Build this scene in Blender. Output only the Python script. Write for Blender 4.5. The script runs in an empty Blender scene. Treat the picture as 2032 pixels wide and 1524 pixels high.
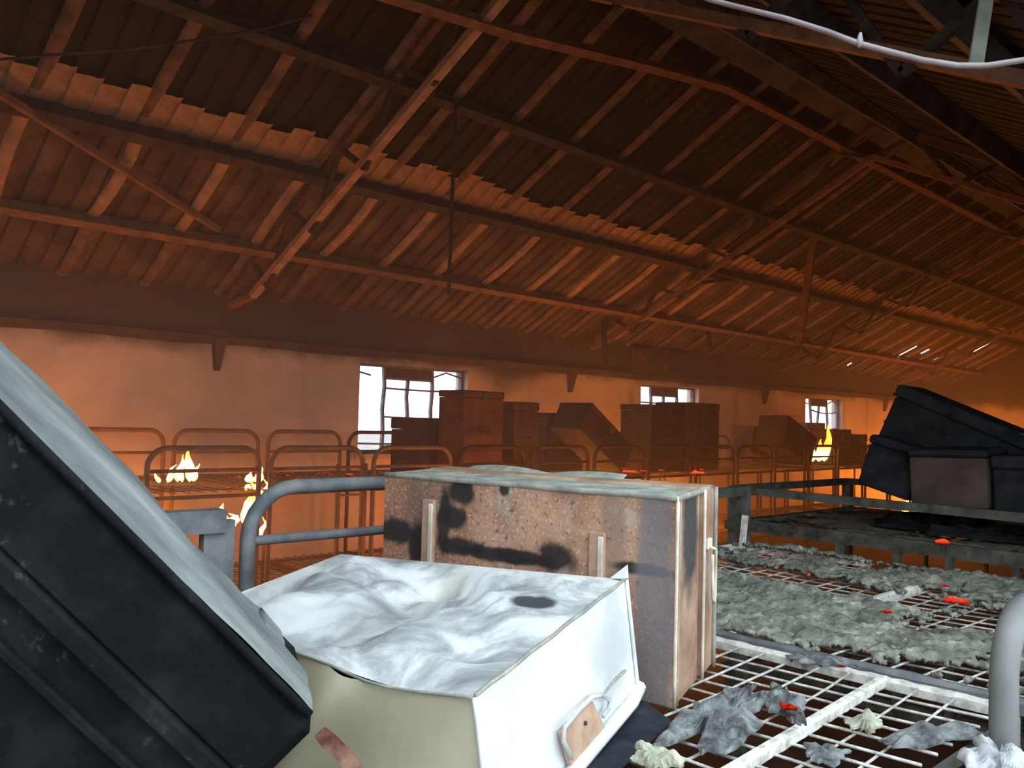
import bpy, bmesh, math, random
from mathutils import Vector, Matrix, noise

random.seed(7)
SC = bpy.context.scene
COL = SC.collection

# ------------------------------------------------------------------ camera, world, exposure
CAM_Z = 1.9
FOCAL = 1698.0                       # focal length in pixels of the 2032 x 1524 frame
AX = Vector((.72352039, .04785617, .68864217))    # hall axis (along the window wall) in camera right/down/forward
AY = Vector((-.68981234, .01251656, .72388001))   # towards the window wall
AZ = Vector((.0260227, -.99877581, .04206776))    # up
cam_d = bpy.data.cameras.new('camera')
cam = bpy.data.objects.new('camera', cam_d)
COL.objects.link(cam)
cam_d.sensor_width = 36
cam_d.lens = 36 * FOCAL / 2032
cam_d.clip_start = 0.02
right = Vector((AX.x, AY.x, AZ.x)); down = Vector((AX.y, AY.y, AZ.y)); fwd = Vector((AX.z, AY.z, AZ.z))
m = Matrix((right, -down, -fwd)).transposed().to_4x4()
m.translation = (0, 0, CAM_Z)
cam.matrix_world = m
SC.camera = cam

world = bpy.data.worlds.new('overcast_sky')
SC.world = world
world.use_nodes = True
bg = world.node_tree.nodes['Background']
bg.inputs['Color'].default_value = (.84, .95, 1.0, 1)
bg.inputs['Strength'].default_value = 3.7

vs = SC.view_settings
vs.view_transform = 'Standard'; vs.look = 'None'; vs.exposure = 0.0; vs.gamma = 1.0; vs.use_curve_mapping = False
cy = SC.cycles
cy.max_bounces = 6; cy.diffuse_bounces = 4; cy.glossy_bounces = 2; cy.transmission_bounces = 4
cy.transparent_max_bounces = 12; cy.volume_bounces = 1
cy.sample_clamp_indirect = 4.0
cy.use_denoising = True
cy.caustics_reflective = False; cy.caustics_refractive = False


def ray(px, py):
    c = Vector((px - 1016, py - 762, FOCAL))
    return Vector((c.dot(AX), c.dot(AY), c.dot(AZ)))


def onz(px, py, z):
    r = ray(px, py); t = (z - CAM_Z) / r.z
    return Vector((r.x * t, r.y * t, z))


def ony(px, py, y):
    r = ray(px, py); t = y / r.y
    return Vector((r.x * t, y, CAM_Z + r.z * t))


def onx(px, py, x):
    r = ray(px, py); t = x / r.x
    return Vector((x, r.y * t, CAM_Z + r.z * t))


def ond(px, py, d):
    r = ray(px, py) * (d / FOCAL)
    return Vector((r.x, r.y, CAM_Z + r.z))


# daylight portals in the window openings (they only guide the sampling of the sky)
def portal(loc, sx, sy, rot):
    d = bpy.data.lights.new('sky_portal', 'AREA')
    d.shape = 'RECTANGLE'; d.size = sx; d.size_y = sy
    d.cycles.is_portal = True
    o = bpy.data.objects.new('sky_portal', d)
    o.location = loc; o.rotation_euler = rot
    COL.objects.link(o)


# ------------------------------------------------------------------ layout numbers
WY = 8.5          # inner face of the window wall
FY = -0.45        # inner face of the wall behind the photographer
X0, X1 = -3.6, 24.5
EAVE = 3.16
TAN = math.tan(math.radians(28))
RY = 4.2
RZ = EAVE + (WY - RY) * TAN
WINS = [(5.62, 7.29), (10.94, 12.56), (16.36, 18.0)]
WZ0, WZ1 = 1.45, 2.53
TRUSS_X = [-1.6, 3.95, 9.6, 15.1, 20.6]
OPEN_X0, OPEN_X1, OPEN_Z0, OPEN_Z1 = -2.6, 3.6, .9, 2.95    # large opening behind the photographer


def zr(y):
    return RZ - abs(y - RY) * TAN


for a, b in WINS:
    portal(((a + b) / 2, WY + .26, (WZ0 + WZ1) / 2), b - a, WZ1 - WZ0, (math.radians(-90), 0, 0))
portal(((OPEN_X0 + OPEN_X1) / 2, FY - .26, (OPEN_Z0 + OPEN_Z1) / 2), OPEN_X1 - OPEN_X0, OPEN_Z1 - OPEN_Z0,
       (math.radians(90), 0, 0))


# front slope: sheets left out below HOLE_Y, an unseen gap added to light the near trunks
HOLE_X0, HOLE_X1, HOLE_Y = -2.2, 2.2, 1.15
portal(((HOLE_X0 + HOLE_X1) / 2, (HOLE_Y - .7) / 2, zr((HOLE_Y - .7) / 2) + .04), HOLE_X1 - HOLE_X0 + .8, (HOLE_Y + .7) / math.cos(math.radians(28)), (math.radians(28), 0, 0))


# ------------------------------------------------------------------ materials
class NT:
    def __init__(s, name):
        s.m = bpy.data.materials.new(name); s.m.use_nodes = True
        s.t = s.m.node_tree; s.n = s.t.nodes; s.l = s.t.links
        s.b = s.n['Principled BSDF']; s.out = s.n['Material Output']
        s.tc = s.n.new('ShaderNodeTexCoord')

    def noise(s, scale, detail=4, rough=.55, vec=None, dist=0., stretch=None):
        n = s.n.new('ShaderNodeTexNoise')
        n.inputs['Scale'].default_value = scale; n.inputs['Detail'].default_value = detail
        n.inputs['Roughness'].default_value = rough; n.inputs['Distortion'].default_value = dist
        v = vec or s.tc.outputs['Object']
        if stretch:
            mp = s.n.new('ShaderNodeMapping'); mp.inputs['Scale'].default_value = stretch
            s.l.new(v, mp.inputs['Vector']); v = mp.outputs['Vector']
        s.l.new(v, n.inputs['Vector'])
        return n.outputs['Fac']

    def ramp(s, fac, stops):
        r = s.n.new('ShaderNodeValToRGB')
        el = r.color_ramp.elements
        while len(el) < len(stops):
            el.new(.5)
        for e, (p, c) in zip(el, stops):
            e.position = p; e.color = (*c, 1) if len(c) == 3 else c
        s.l.new(fac, r.inputs['Fac'])
        return r.outputs['Color']

    def step(s, fac, a, b):
        r = s.n.new('ShaderNodeMapRange'); r.interpolation_type = 'SMOOTHSTEP'
        r.inputs['From Min'].default_value = a; r.inputs['From Max'].default_value = b
        s.l.new(fac, r.inputs['Value'])
        return r.outputs['Result']

    def mix(s, fac, a, b, mode='MIX'):
        x = s.n.new('ShaderNodeMix'); x.data_type = 'RGBA'; x.blend_type = mode
        for k, v in ((0, fac), (6, a), (7, b)):
            if isinstance(v, (int, float)):
                x.inputs[k].default_value = v
            elif isinstance(v, tuple):
                x.inputs[k].default_value = (*v, 1)
            else:
                s.l.new(v, x.inputs[k])
        return x.outputs[2]

    def math(s, op, a, b=None):
        x = s.n.new('ShaderNodeMath'); x.operation = op
        for k, v in ((0, a), (1, b)):
            if v is None:
                continue
            if isinstance(v, (int, float)):
                x.inputs[k].default_value = v
            else:
                s.l.new(v, x.inputs[k])
        return x.outputs[0]

    def xyz(s):
        x = s.n.new('ShaderNodeSeparateXYZ'); s.l.new(s.tc.outputs['Object'], x.inputs[0])
        return x.outputs

    def spot(s, c, size, wob=.25, nscale=14., soft=.35):
        """soft-edged blotch of size (sx, sy, sz) about c, edge broken by noise"""
        v = s.n.new('ShaderNodeVectorMath'); v.operation = 'SUBTRACT'
        s.l.new(s.tc.outputs['Object'], v.inputs[0]); v.inputs[1].default_value = c
        d = s.n.new('ShaderNodeVectorMath'); d.operation = 'DIVIDE'
        s.l.new(v.outputs[0], d.inputs[0]); d.inputs[1].default_value = size
        ln = s.n.new('ShaderNodeVectorMath'); ln.operation = 'LENGTH'
        s.l.new(d.outputs[0], ln.inputs[0])
        nz = s.math('MULTIPLY', s.math('SUBTRACT', s.noise(nscale, 3), .5), wob * 4)
        return s.step(s.math('ADD', ln.outputs['Value'], nz), 1 + soft, 1 - soft)

    def fin(s, color, rough=.8, metal=0., bump=None, bstr=.3, bdist=.01, spec=.3):
        if isinstance(color, tuple):
            s.b.inputs['Base Color'].default_value = (*color, 1)
        else:
            s.l.new(color, s.b.inputs['Base Color'])
        s.b.inputs['Roughness'].default_value = rough
        s.b.inputs['Metallic'].default_value = metal
        s.b.inputs['Specular IOR Level'].default_value = spec
        if bump is not None:
            bp = s.n.new('ShaderNodeBump'); bp.inputs['Strength'].default_value = bstr
            bp.inputs['Distance'].default_value = bdist
            s.l.new(bump, bp.inputs['Height']); s.l.new(bp.outputs[0], s.b.inputs['Normal'])
        return s.m


def simple(name, c1, c2, scale=6., rough=.8, bstr=.3, bdist=.006, lo=.35, hi=.65, spec=.3, metal=0., stretch=None):
    t = NT(name)
    n = t.noise(scale, 5, .6, stretch=stretch)
    return t.fin(t.ramp(n, [(lo, c1), (hi, c2)]), rough, metal, n, bstr, bdist, spec)


def emis(name, stops, strength, scale=9., axis=2, z0=0., z1=.3):
    t = NT(name)
    o = t.xyz()
    f = t.math('ADD', t.step(o[axis], z0, z1), t.math('MULTIPLY', t.math('SUBTRACT', t.noise(scale, 3), .5), .5))
    col = t.ramp(f, stops)
    e = t.n.new('ShaderNodeEmission')
    t.l.new(col, e.inputs['Color']); e.inputs['Strength'].default_value = strength
    t.l.new(e.outputs[0], t.out.inputs['Surface'])
    return t.m


MAT = {}
MAT['soot_steel'] = simple('soot_steel', (.035, .03, .028), (.09, .07, .06), 9, .85)
MAT['rusty_steel'] = simple('rusty_steel', (.16, .085, .05), (.30, .17, .10), 8, .8)
MAT['purlin'] = simple('purlin_soot', (.07, .045, .035), (.16, .095, .065), 5, .85)
MAT['ridge'] = simple('ridge_grey_soot', (.06, .062, .065), (.15, .15, .15), 4, .85)
MAT['bed_grey'] = simple('burnt_bed_paint', (.10, .11, .125), (.22, .235, .25), 10, .7)
MAT['bed_rust'] = simple('burnt_bed_rust', (.16, .085, .06), (.30, .16, .10), 10, .75)
MAT['bed_dim'] = simple('dimmed_bed_red', (.035, .02, .017), (.085, .045, .035), 10, .85)  # darker copy of the bed rust, paints down firelight on the farther bunks
MAT['bed_dark'] = simple('burnt_bed_dark', (.045, .05, .045), (.13, .14, .12), 10, .85)
MAT['bed_white'] = simple('ash_white_rail', (.34, .34, .31), (.80, .80, .76), 30, .9, .5, lo=.3, hi=.55)
MAT['wire'] = simple('ash_grey_wire', (.36, .34, .33), (.74, .73, .69), 40, .9, .5)
MAT['wire_dark'] = simple('soot_wire', (.05, .045, .04), (.16, .15, .13), 40, .9, .5)
MAT['post_near'] = simple('scorched_grey_pipe', (.10, .105, .11), (.26, .265, .265), 5, .6, .2, spec=.3, stretch=(1, 1, .25))
MAT['ash'] = None
MAT['cloth'] = simple('pale_grey_cloth', (.30, .31, .34), (.62, .64, .68), 14, .95, .6, .01)
MAT['char'] = simple('charred_scrap', (.05, .055, .06), (.28, .30, .31), 22, .95, .8, .02)
MAT['ash_pale'] = simple('pale_ash', (.25, .26, .2), (.6, .62, .5), 30, .95, .8, .02)
MAT['white_cable'] = simple('white_cable', (.22, .19, .205), (.36, .32, .34), 6, .5)
MAT['strip'] = simple('grey_white_strip', (.15, .165, .14), (.25, .27, .235), 6, .8)
MAT['window_steel'] = simple('window_steel', (.10, .10, .12), (.22, .22, .26), 12, .7)
MAT['board'] = simple('scorched_board', (.05, .035, .035), (.12, .085, .08), 6, .9)
MAT['tree'] = simple('hazy_foliage', (.16, .22, .19), (.24, .30, .27), 2, .9)
MAT['corbel'] = simple('corbel_soot', (.06, .045, .04), (.12, .08, .065), 7, .9)

# lower roof sheets: rust-scorched zinc; upper roof sheets: under a coat of soot
t = NT('scorched_roof_sheet')
n1 = t.noise(1.6, 5, .6); n2 = t.noise(24, 3, .6, stretch=(1, .12, 1))
MAT['sheet'] = t.fin(t.mix(t.step(n1, .38, .66), (.055, .038, .032), t.ramp(n2, [(.3, (.13, .085, .065)), (.7, (.20, .13, .10))])), .75, 0, n2, .15, .004)
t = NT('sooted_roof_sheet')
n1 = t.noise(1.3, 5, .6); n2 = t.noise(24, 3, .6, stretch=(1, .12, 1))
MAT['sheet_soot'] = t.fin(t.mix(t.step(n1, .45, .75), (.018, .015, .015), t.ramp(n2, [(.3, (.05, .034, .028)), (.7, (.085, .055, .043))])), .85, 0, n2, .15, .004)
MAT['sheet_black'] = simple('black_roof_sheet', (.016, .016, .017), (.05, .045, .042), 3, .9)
MAT['lap'] = simple('roof_lap_pale', (.30, .19, .135), (.50, .33, .24), 7, .75, .15)  # paler brown than the sheets beside it
MAT['lap_soot'] = simple('roof_lap_soot', (.10, .065, .05), (.26, .165, .12), 7, .8, .15)

# plaster wall: ochre plaster, soot-black above the ring beam with a ragged edge, streaks below
t = NT('scorched_plaster')
o = t.xyz()
big = t.noise(.9, 5, .6); fine = t.noise(18, 4, .6); st = t.noise(2.2, 4, .6, stretch=(1, 1, .18))
pl = t.mix(t.step(big, .35, .7), (.54, .42, .34), (.74, .60, .50))
pl = t.mix(t.math('MULTIPLY', t.step(st, .52, .75), .55), pl, (.22, .15, .12))
edge = t.math('ADD', o[2], t.math('MULTIPLY', t.math('SUBTRACT', t.noise(1.1, 5, .65), .5), .55))
sootm = t.math('MULTIPLY', t.step(edge, 2.45, 2.72), .93)
pl = t.mix(sootm, pl, (.045, .033, .032))
pl = t.mix(t.math('MULTIPLY', t.spot((7.95, WY, 2.68), (.6, 1, .36), .3, 2.2, .5), .88), pl, (.035, .028, .03))
# bare brickwork patch above the second window
patch = t.spot((11.35, WY, 2.93), (.62, 1, .17), .35, 6, .25)
pl = t.mix(t.math('MULTIPLY', patch, .8), pl, (.42, .25, .16))
MAT['plaster'] = t.fin(pl, .95, 0, fine, .25, .01)
MAT['floor'] = simple('sooty_concrete', (.025, .02, .02), (.09, .075, .065), 2.2, .9, .5, .02)
MAT['ground'] = simple('dry_grass_ground', (.19, .17, .17), (.30, .27, .27), 1.5, .95)

# ash blanket on the wide bed
t = NT('grey_green_ash')
a1 = t.noise(9, 6, .65); a2 = t.noise(45, 4, .6)
c = t.ramp(a1, [(.28, (.07, .077, .065)), (.43, (.17, .185, .155)), (.57, (.28, .295, .245)), (.69, (.60, .59, .48))])
c = t.mix(t.step(a2, .60, .76), c, (.46, .46, .38))
MAT['ash'] = t.fin(c, .97, 0, a2, .9, .012)

# big rusty trunk: brown-pink rust over grey, black burnt patches with shapes of their own (object space = trunk space)
t = NT('burnt_rusty_trunk')
b1 = t.noise(4.5, 5, .6); b2 = t.noise(70, 3, .6); b3 = t.noise(11, 5, .6)
c = t.mix(t.step(b1, .36, .66), (.30, .14, .085), (.52, .30, .20))
c = t.mix(t.math('MULTIPLY', t.step(b3, .52, .74), .6), c, (.52, .48, .42))
c = t.mix(t.math('MULTIPLY', t.step(t.noise(120, 3, .6), .55, .66), .45), c, (.70, .64, .54))
c = t.mix(t.math('MULTIPLY', t.step(b2, .58, .68), .75), c, (.13, .075, .06))
c = t.mix(t.math('MULTIPLY', t.step(t.noise(3.1, 4, .6, stretch=(1, 2.2, .35)), .52, .66), .5), c, (.13, .11, .10))
for sp, sz in [((0, .04, .29), (.2, .07, .035)), ((0, .125, .265), (.2, .035, .055)), ((0, .215, .33), (.2, .022, .085)),
               ((0, .25, .345), (.2, .045, .03)), ((0, .27, .412), (.2, .045, .036)), ((0, .41, .432), (.2, .016, .022)),
               ((0, .27, .272), (.2, .075, .022)), ((0, .39, .266), (.2, .12, .018)), ((0, .565, .278), (.2, .055, .034)),
               ((0, .47, .268), (.2, .10, .018)), ((0, .79, .28), (.2, .07, .014)), ((0, .885, .275), (.2, .02, .025))]:
    c = t.mix(t.math('MULTIPLY', t.spot(sp, sz, .22, 22, .3), .95), c, (.022, .02, .022))
c = t.mix(t.math('MULTIPLY', t.spot((0, .82, .1), (.2, .045, .6), .12, 12, .3), .8), c, (.17, .17, .19))
MAT['rust_trunk'] = t.fin(c, .85, 0, b2, .35, .004)
t = NT('ash_dusted_rust')
b1 = t.noise(14, 5, .65)
MAT['rust_top'] = t.fin(t.ramp(b1, [(.3, (.16, .18, .155)), (.52, (.36, .39, .34)), (.7, (.58, .58, .5))]), .95, 0, b1, .5, .006)
t = NT('rust_end_panel')
b1 = t.noise(7, 5, .6); b2 = t.noise(60, 3)
o = t.xyz()
c = t.ramp(b1, [(.35, (.30, .165, .105)), (.6, (.52, .36, .26))])
c = t.mix(t.math('MULTIPLY', t.spot((.13, .87, .37), (.075, .3, .16), .15, 14, .35), .95), c, (.05, .055, .06))
c = t.mix(t.math('MULTIPLY', t.step(b2, .6, .72), .5), c, (.25, .19, .15))
MAT['rust_end'] = t.fin(c, .85, 0, b2, .3, .004)
MAT['pale_rim'] = simple('pale_scorched_rim', (.5, .45, .37), (.78, .72, .62), 16, .85)
MAT['grey_rim'] = simple('grey_scorched_rim', (.20, .21, .20), (.45, .42, .36), 16, .85)

# white crumpled trunk
t = NT('white_scorched_lid')
b1 = t.noise(5.5, 6, .65, dist=.6); b2 = t.noise(30, 4)
c = t.ramp(b1, [(.34, (.24, .26, .275)), (.45, (.46, .49, .51)), (.55, (.74, .78, .80)), (.72, (.90, .92, .93))])
c = t.mix(t.math('MULTIPLY', t.step(t.noise(3.4, 4, .6), .58, .72), .35), c, (.62, .52, .40))
c = t.mix(t.spot((.42, .115, .0), (.035, .045, .3), .08, 30, .2), c, (.06, .065, .07))
c = t.mix(t.math('MULTIPLY', t.spot((.05, .72, 0), (.34, .26, .4), .3, 5, .5), .6), c, (.34, .36, .37))
c = t.mix(t.math('MULTIPLY', t.spot((.36, .42, 0), (.18, .10, .4), .35, 6, .5), .5), c, (.30, .32, .33))
MAT['white_lid'] = t.fin(c, .6, 0, b1, .25, .01, .4)
t = NT('white_scorched_end')
b1 = t.noise(6, 4, .6)
c = t.ramp(b1, [(.35, (.66, .71, .73)), (.6, (.80, .83, .84))])
c = t.mix(t.math('MULTIPLY', t.spot((.5, 0, -.10), (.10, .2, .10), .3, 12, .5), .55), c, (.42, .46, .48))
MAT['white_end'] = t.fin(c, .6, 0, b1, .1, .005, .4)
MAT['beige'] = simple('beige_trunk_side', (.60, .57, .41), (.80, .76, .56), 3.2, .75, .15)
MAT['brown_plate'] = simple('brown_hasp_plate', (.42, .27, .19), (.60, .42, .31), 18, .7)
MAT['hasp_wire'] = simple('grey_hasp_wire', (.42, .42, .42), (.66, .66, .66), 18, .6)
MAT['dark_blue'] = simple('dark_blue_tin', (.012, .016, .024), (.035, .042, .054), 9, .8, spec=.15)

# near black trunk
t = NT('black_sooted_trunk')
b1 = t.noise(9, 6, .65); b2 = t.noise(40, 4)
c = t.ramp(b1, [(.45, (.006, .007, .008)), (.62, (.014, .016, .018)), (.80, (.09, .095, .09))])
c = t.mix(t.math('MULTIPLY', t.step(t.math('MULTIPLY', t.noise(34, 4, .7), t.step(t.noise(4, 3), .42, .62)), .56, .70), .5), c, (.075, .08, .08))
MAT['black_trunk'] = t.fin(c, .9, 0, b2, .4, .004, .12)
t = NT('dusty_lid_top')
b1 = t.noise(6, 6, .65, stretch=(.35, 1, 1))
c = t.ramp(b1, [(.3, (.06, .07, .07)), (.48, (.16, .18, .182)), (.66, (.30, .325, .33)), (.8, (.42, .45, .45))])
MAT['dusty_lid'] = t.fin(c, .9, 0, b1, .35, .006)
MAT['rag'] = simple('brown_rag', (.09, .03, .022), (.24, .13, .09), 25, .95, .8, .01)

# trunks and crates farther away
MAT['crate_brown'] = simple('scorched_brown_box', (.06, .034, .028), (.125, .072, .055), 6, .9)
MAT['crate_dark'] = simple('sooty_dark_box', (.030, .024, .026), (.065, .048, .046), 6, .9)
MAT['crate_grey'] = simple('grey_box', (.30, .29, .31), (.46, .45, .47), 6, .85)
MAT['crate_rust'] = simple('rust_red_box', (.09, .038, .028), (.16, .072, .05), 7, .9)
MAT['crate_tan'] = simple('tan_box', (.45, .30, .19), (.62, .42, .27), 7, .9)
MAT['crate_black'] = simple('black_box', (.011, .013, .016), (.032, .035, .040), 7, .9, spec=.12)
MAT['crate_mud'] = simple('mud_brown_panel', (.05, .038, .034), (.10, .075, .063), 5, .9)
MAT['handle'] = simple('dark_handle_iron', (.05, .045, .045), (.14, .11, .10), 20, .6)

FIRE = [(.0, (1, .20, .02)), (.35, (1, .36, .05)), (.62, (1, .28, .03)), (1., (1, .12, .008))]
MAT['flame'] = emis('flame', [(.0, (1, .42, .10)), (.4, (1, .55, .16)), (.7, (1, .34, .05)), (1., (1, .16, .01))], 9.0)
MAT['blaze'] = emis('blaze', FIRE, 37.0, 6, 2, 0, .9)
MAT['ember'] = emis('ember', [(.35, (.12, .006, .003)), (.55, (.8, .035, .015)), (.8, (1, .11, .035))], .95, 90, 2, -.02, .03)

# glass: thin, smoke-stained
t = NT('smoky_glass')
tr = t.n.new('ShaderNodeBsdfTransparent'); tr.inputs['Color'].default_value = (.90, .93, .96, 1)
gl = t.n.new('ShaderNodeBsdfGlossy'); gl.inputs['Roughness'].default_value = .08
tl = t.n.new('ShaderNodeBsdfTranslucent'); tl.inputs['Color'].default_value = (.8, .78, .82, 1)
ms = t.n.new('ShaderNodeMixShader'); ms.inputs[0].default_value = .06
ms2 = t.n.new('ShaderNodeMixShader'); ms2.inputs[0].default_value = .16
t.l.new(tr.outputs[0], ms.inputs[1]); t.l.new(gl.outputs[0], ms.inputs[2])
t.l.new(ms.outputs[0], ms2.inputs[1]); t.l.new(tl.outputs[0], ms2.inputs[2])
t.l.new(ms2.outputs[0], t.out.inputs['Surface'])
t.n.remove(t.b)
MAT['glass'] = t.m


# ------------------------------------------------------------------ mesh helpers
class MB:
    def __init__(s):
        s.v = []; s.f = []

    def add(s, vs_, fs):
        o = len(s.v)
        s.v += [Vector(v) for v in vs_]
        s.f += [tuple(i + o for i in f) for f in fs]
        return s

    def box(s, lo, hi, R=None, c=None):
        lo = Vector(lo); hi = Vector(hi)
        p = [Vector((x, y, z)) for z in (lo.z, hi.z) for y in (lo.y, hi.y) for x in (lo.x, hi.x)]
        if R is not None:
            p = [R @ q + (Vector(c) if c is not None else Vector()) for q in p]
        return s.add(p, [(0, 2, 3, 1), (4, 5, 7, 6), (0, 1, 5, 4), (2, 6, 7, 3), (0, 4, 6, 2), (1, 3, 7, 5)])

    def bbox(s, lo, hi, b=.012):
        """box with chamfered edges"""
        lo = Vector(lo); hi = Vector(hi)
        x0, y0, z0 = lo; x1, y1, z1 = hi
        P = []
        idx = {}
        for sx in (0, 1):
            for sy in (0, 1):
                for sz in (0, 1):
                    cx = (x0, x1)[sx]; cy_ = (y0, y1)[sy]; cz = (z0, z1)[sz]
                    ix = b if sx == 0 else -b; iy = b if sy == 0 else -b; iz = b if sz == 0 else -b
                    for k, q in enumerate(((cx, cy_ + iy, cz + iz), (cx + ix, cy_, cz + iz), (cx + ix, cy_ + iy, cz))):
                        idx[(sx, sy, sz, k)] = len(P); P.append(q)
        F = []
        I = idx
        for a in (0, 1):
            q = [I[(a, 0, 0, 0)], I[(a, 1, 0, 0)], I[(a, 1, 1, 0)], I[(a, 0, 1, 0)]]
            F.append(tuple(q if a else q[::-1]))
            q = [I[(0, a, 0, 1)], I[(1, a, 0, 1)], I[(1, a, 1, 1)], I[(0, a, 1, 1)]]
            F.append(tuple(q[::-1] if a else q))
            q = [I[(0, 0, a, 2)], I[(1, 0, a, 2)], I[(1, 1, a, 2)], I[(0, 1, a, 2)]]
            F.append(tuple(q if a else q[::-1]))
        for a in (0, 1):
            for c in (0, 1):
                F.append((I[(a, c, 0, 0)], I[(a, c, 1, 0)], I[(a, c, 1, 1)], I[(a, c, 0, 1)]))
                F.append((I[(a, 0, c, 0)], I[(a, 1, c, 0)], I[(a, 1, c, 2)], I[(a, 0, c, 2)]))
                F.append((I[(0, a, c, 1)], I[(1, a, c, 1)], I[(1, a, c, 2)], I[(0, a, c, 2)]))
                for d in (0, 1):
                    F.append((I[(a, c, d, 0)], I[(a, c, d, 1)], I[(a, c, d, 2)]))
        return s.add(P, F)

    def bar(s, a, b, w, h, upv=(0, 0, 1)):
        a = Vector(a); b = Vector(b); d = (b - a).normalized()
        u = Vector(upv); sx = d.cross(u)
        if sx.length < 1e-4:
            sx = d.cross(Vector((1, 0, 0)))
        sx.normalize(); sy = sx.cross(d).normalized()
        p = []
        for q in (a, b):
            for i, j in ((-1, -1), (1, -1), (1, 1), (-1, 1)):
                p.append(q + sx * (i * w / 2) + sy * (j * h / 2))
        return s.add(p, [(3, 2, 1, 0), (4, 5, 6, 7), (0, 1, 5, 4), (1, 2, 6, 5), (2, 3, 7, 6), (3, 0, 4, 7)])

    def tube(s, pts, r, n=8, cap=True):
        pts = [Vector(p) for p in pts]
        rs = r if isinstance(r, (list, tuple)) else [r] * len(pts)
        prev = None
        P = []
        for i, p in enumerate(pts):
            d = (pts[min(i + 1, len(pts) - 1)] - pts[max(i - 1, 0)]).normalized()
            if prev is None:
                u = d.cross(Vector((0, 0, 1)))
                if u.length < .05:
                    u = d.cross(Vector((1, 0, 0)))
            else:
                u = prev - d * prev.dot(d)
            u.normalize(); prev = u
            w_ = d.cross(u)
            for k in range(n):
                a = 2 * math.pi * k / n
                P.append(p + (u * math.cos(a) + w_ * math.sin(a)) * rs[i])
        F = []
        for i in range(len(pts) - 1):
            for k in range(n):
                F.append((i * n + k, i * n + (k + 1) % n, (i + 1) * n + (k + 1) % n, (i + 1) * n + k))
        if cap:
            F.append(tuple(range(n))[::-1]); F.append(tuple(range((len(pts) - 1) * n, len(pts) * n)))
        return s.add(P, F)

    def grid(s, fn, nu, nv, keep=None):
        P = [fn(i / nu, j / nv) for j in range(nv + 1) for i in range(nu + 1)]
        F = []
        for j in range(nv):
            for i in range(nu):
                if keep is None or keep((i + .5) / nu, (j + .5) / nv):
                    a = j * (nu + 1) + i
                    F.append((a, a + 1, a + nu + 2, a + nu + 1))
        if keep is not None:
            use = sorted({i for f in F for i in f}); new = {o_: k for k, o_ in enumerate(use)}
            P = [P[i] for i in use]; F = [tuple(new[i] for i in f) for f in F]
        return s.add(P, F)

    def data(s, name, mat, smooth=False):
        me = bpy.data.meshes.new(name)
        me.from_pydata([tuple(v) for v in s.v], [], s.f)
        me.materials.append(MAT[mat] if isinstance(mat, str) else mat)
        if smooth:
            me.polygons.foreach_set('use_smooth', [True] * len(me.polygons))
        me.update()
        return me

    def build(s, name, mat, parent=None, smooth=False, loc=(0, 0, 0)):
        if any(loc):
            l = Vector(loc)
            s.v = [v - l for v in s.v]
        o = bpy.data.objects.new(name, s.data(name, mat, smooth))
        COL.objects.link(o)
        o.location = loc
        if parent:
            o.parent = parent
        return o


def thing(name, label, cat, loc=(0, 0, 0), group=None, R=None, kind=None):
    o = bpy.data.objects.new(name, None)
    COL.objects.link(o)
    o.empty_display_size = .1
    if R is not None:
        mm = R.to_4x4(); mm.translation = loc; o.matrix_world = mm
    else:
        o.location = loc
    tag(o, label, cat, group, kind)
    return o


def tag(o, label, cat=None, group=None, kind=None):
    o['label'] = label
    if cat: o['category'] = cat
    if group: o['group'] = group
    if kind: o['kind'] = kind
    return o


def inst(me, name, parent=None, loc=(0, 0, 0), rot=(0, 0, 0), scale=(1, 1, 1)):
    o = bpy.data.objects.new(name, me)
    COL.objects.link(o)
    o.location = loc; o.rotation_euler = rot; o.scale = scale
    if parent: o.parent = parent
    return o


def copy_tree(o, parent=None):
    c = o.copy(); COL.objects.link(c)
    c.parent = parent
    if parent is not None:
        c.matrix_parent_inverse = o.matrix_parent_inverse.copy()
    for ch in list(o.children):
        copy_tree(ch, c)
    return c


def arc(c, r, a0, a1, u, v, n=6):
    return [c + u * (r * math.cos(a0 + (a1 - a0) * i / n)) + v * (r * math.sin(a0 + (a1 - a0) * i / n)) for i in range(n + 1)]


# ------------------------------------------------------------------ the hall: floor, walls, outdoors
tag(MB().box((X0 - .3, FY - .3, -.2), (X1 + .3, WY + .3, 0)).build('floor', 'floor'),
    'sooty concrete floor of the burning dormitory', kind='structure')
tag(MB().box((-60, WY + .32, -.5), (90, 90, -.25)).build('ground', 'ground'),
    'pale dry ground outside the window wall', kind='structure')
tag(MB().box((-40, -60, -.5), (60, FY - .32, -.25)).build('yard', 'ground'),
    'pale dry yard behind the photographer', kind='structure')


def wall_with_holes(y0, y1, holes, ztop):
    mb = MB()
    xs = X0 - .25
    for a, b, z0, z1 in holes:
        mb.box((xs, y0, 0), (a, y1, ztop))
        mb.box((a, y0, 0), (b, y1, z0)); mb.box((a, y0, z1), (b, y1, ztop))
        xs = b
    mb.box((xs, y0, 0), (X1 + .25, y1, ztop))
    return mb


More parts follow.
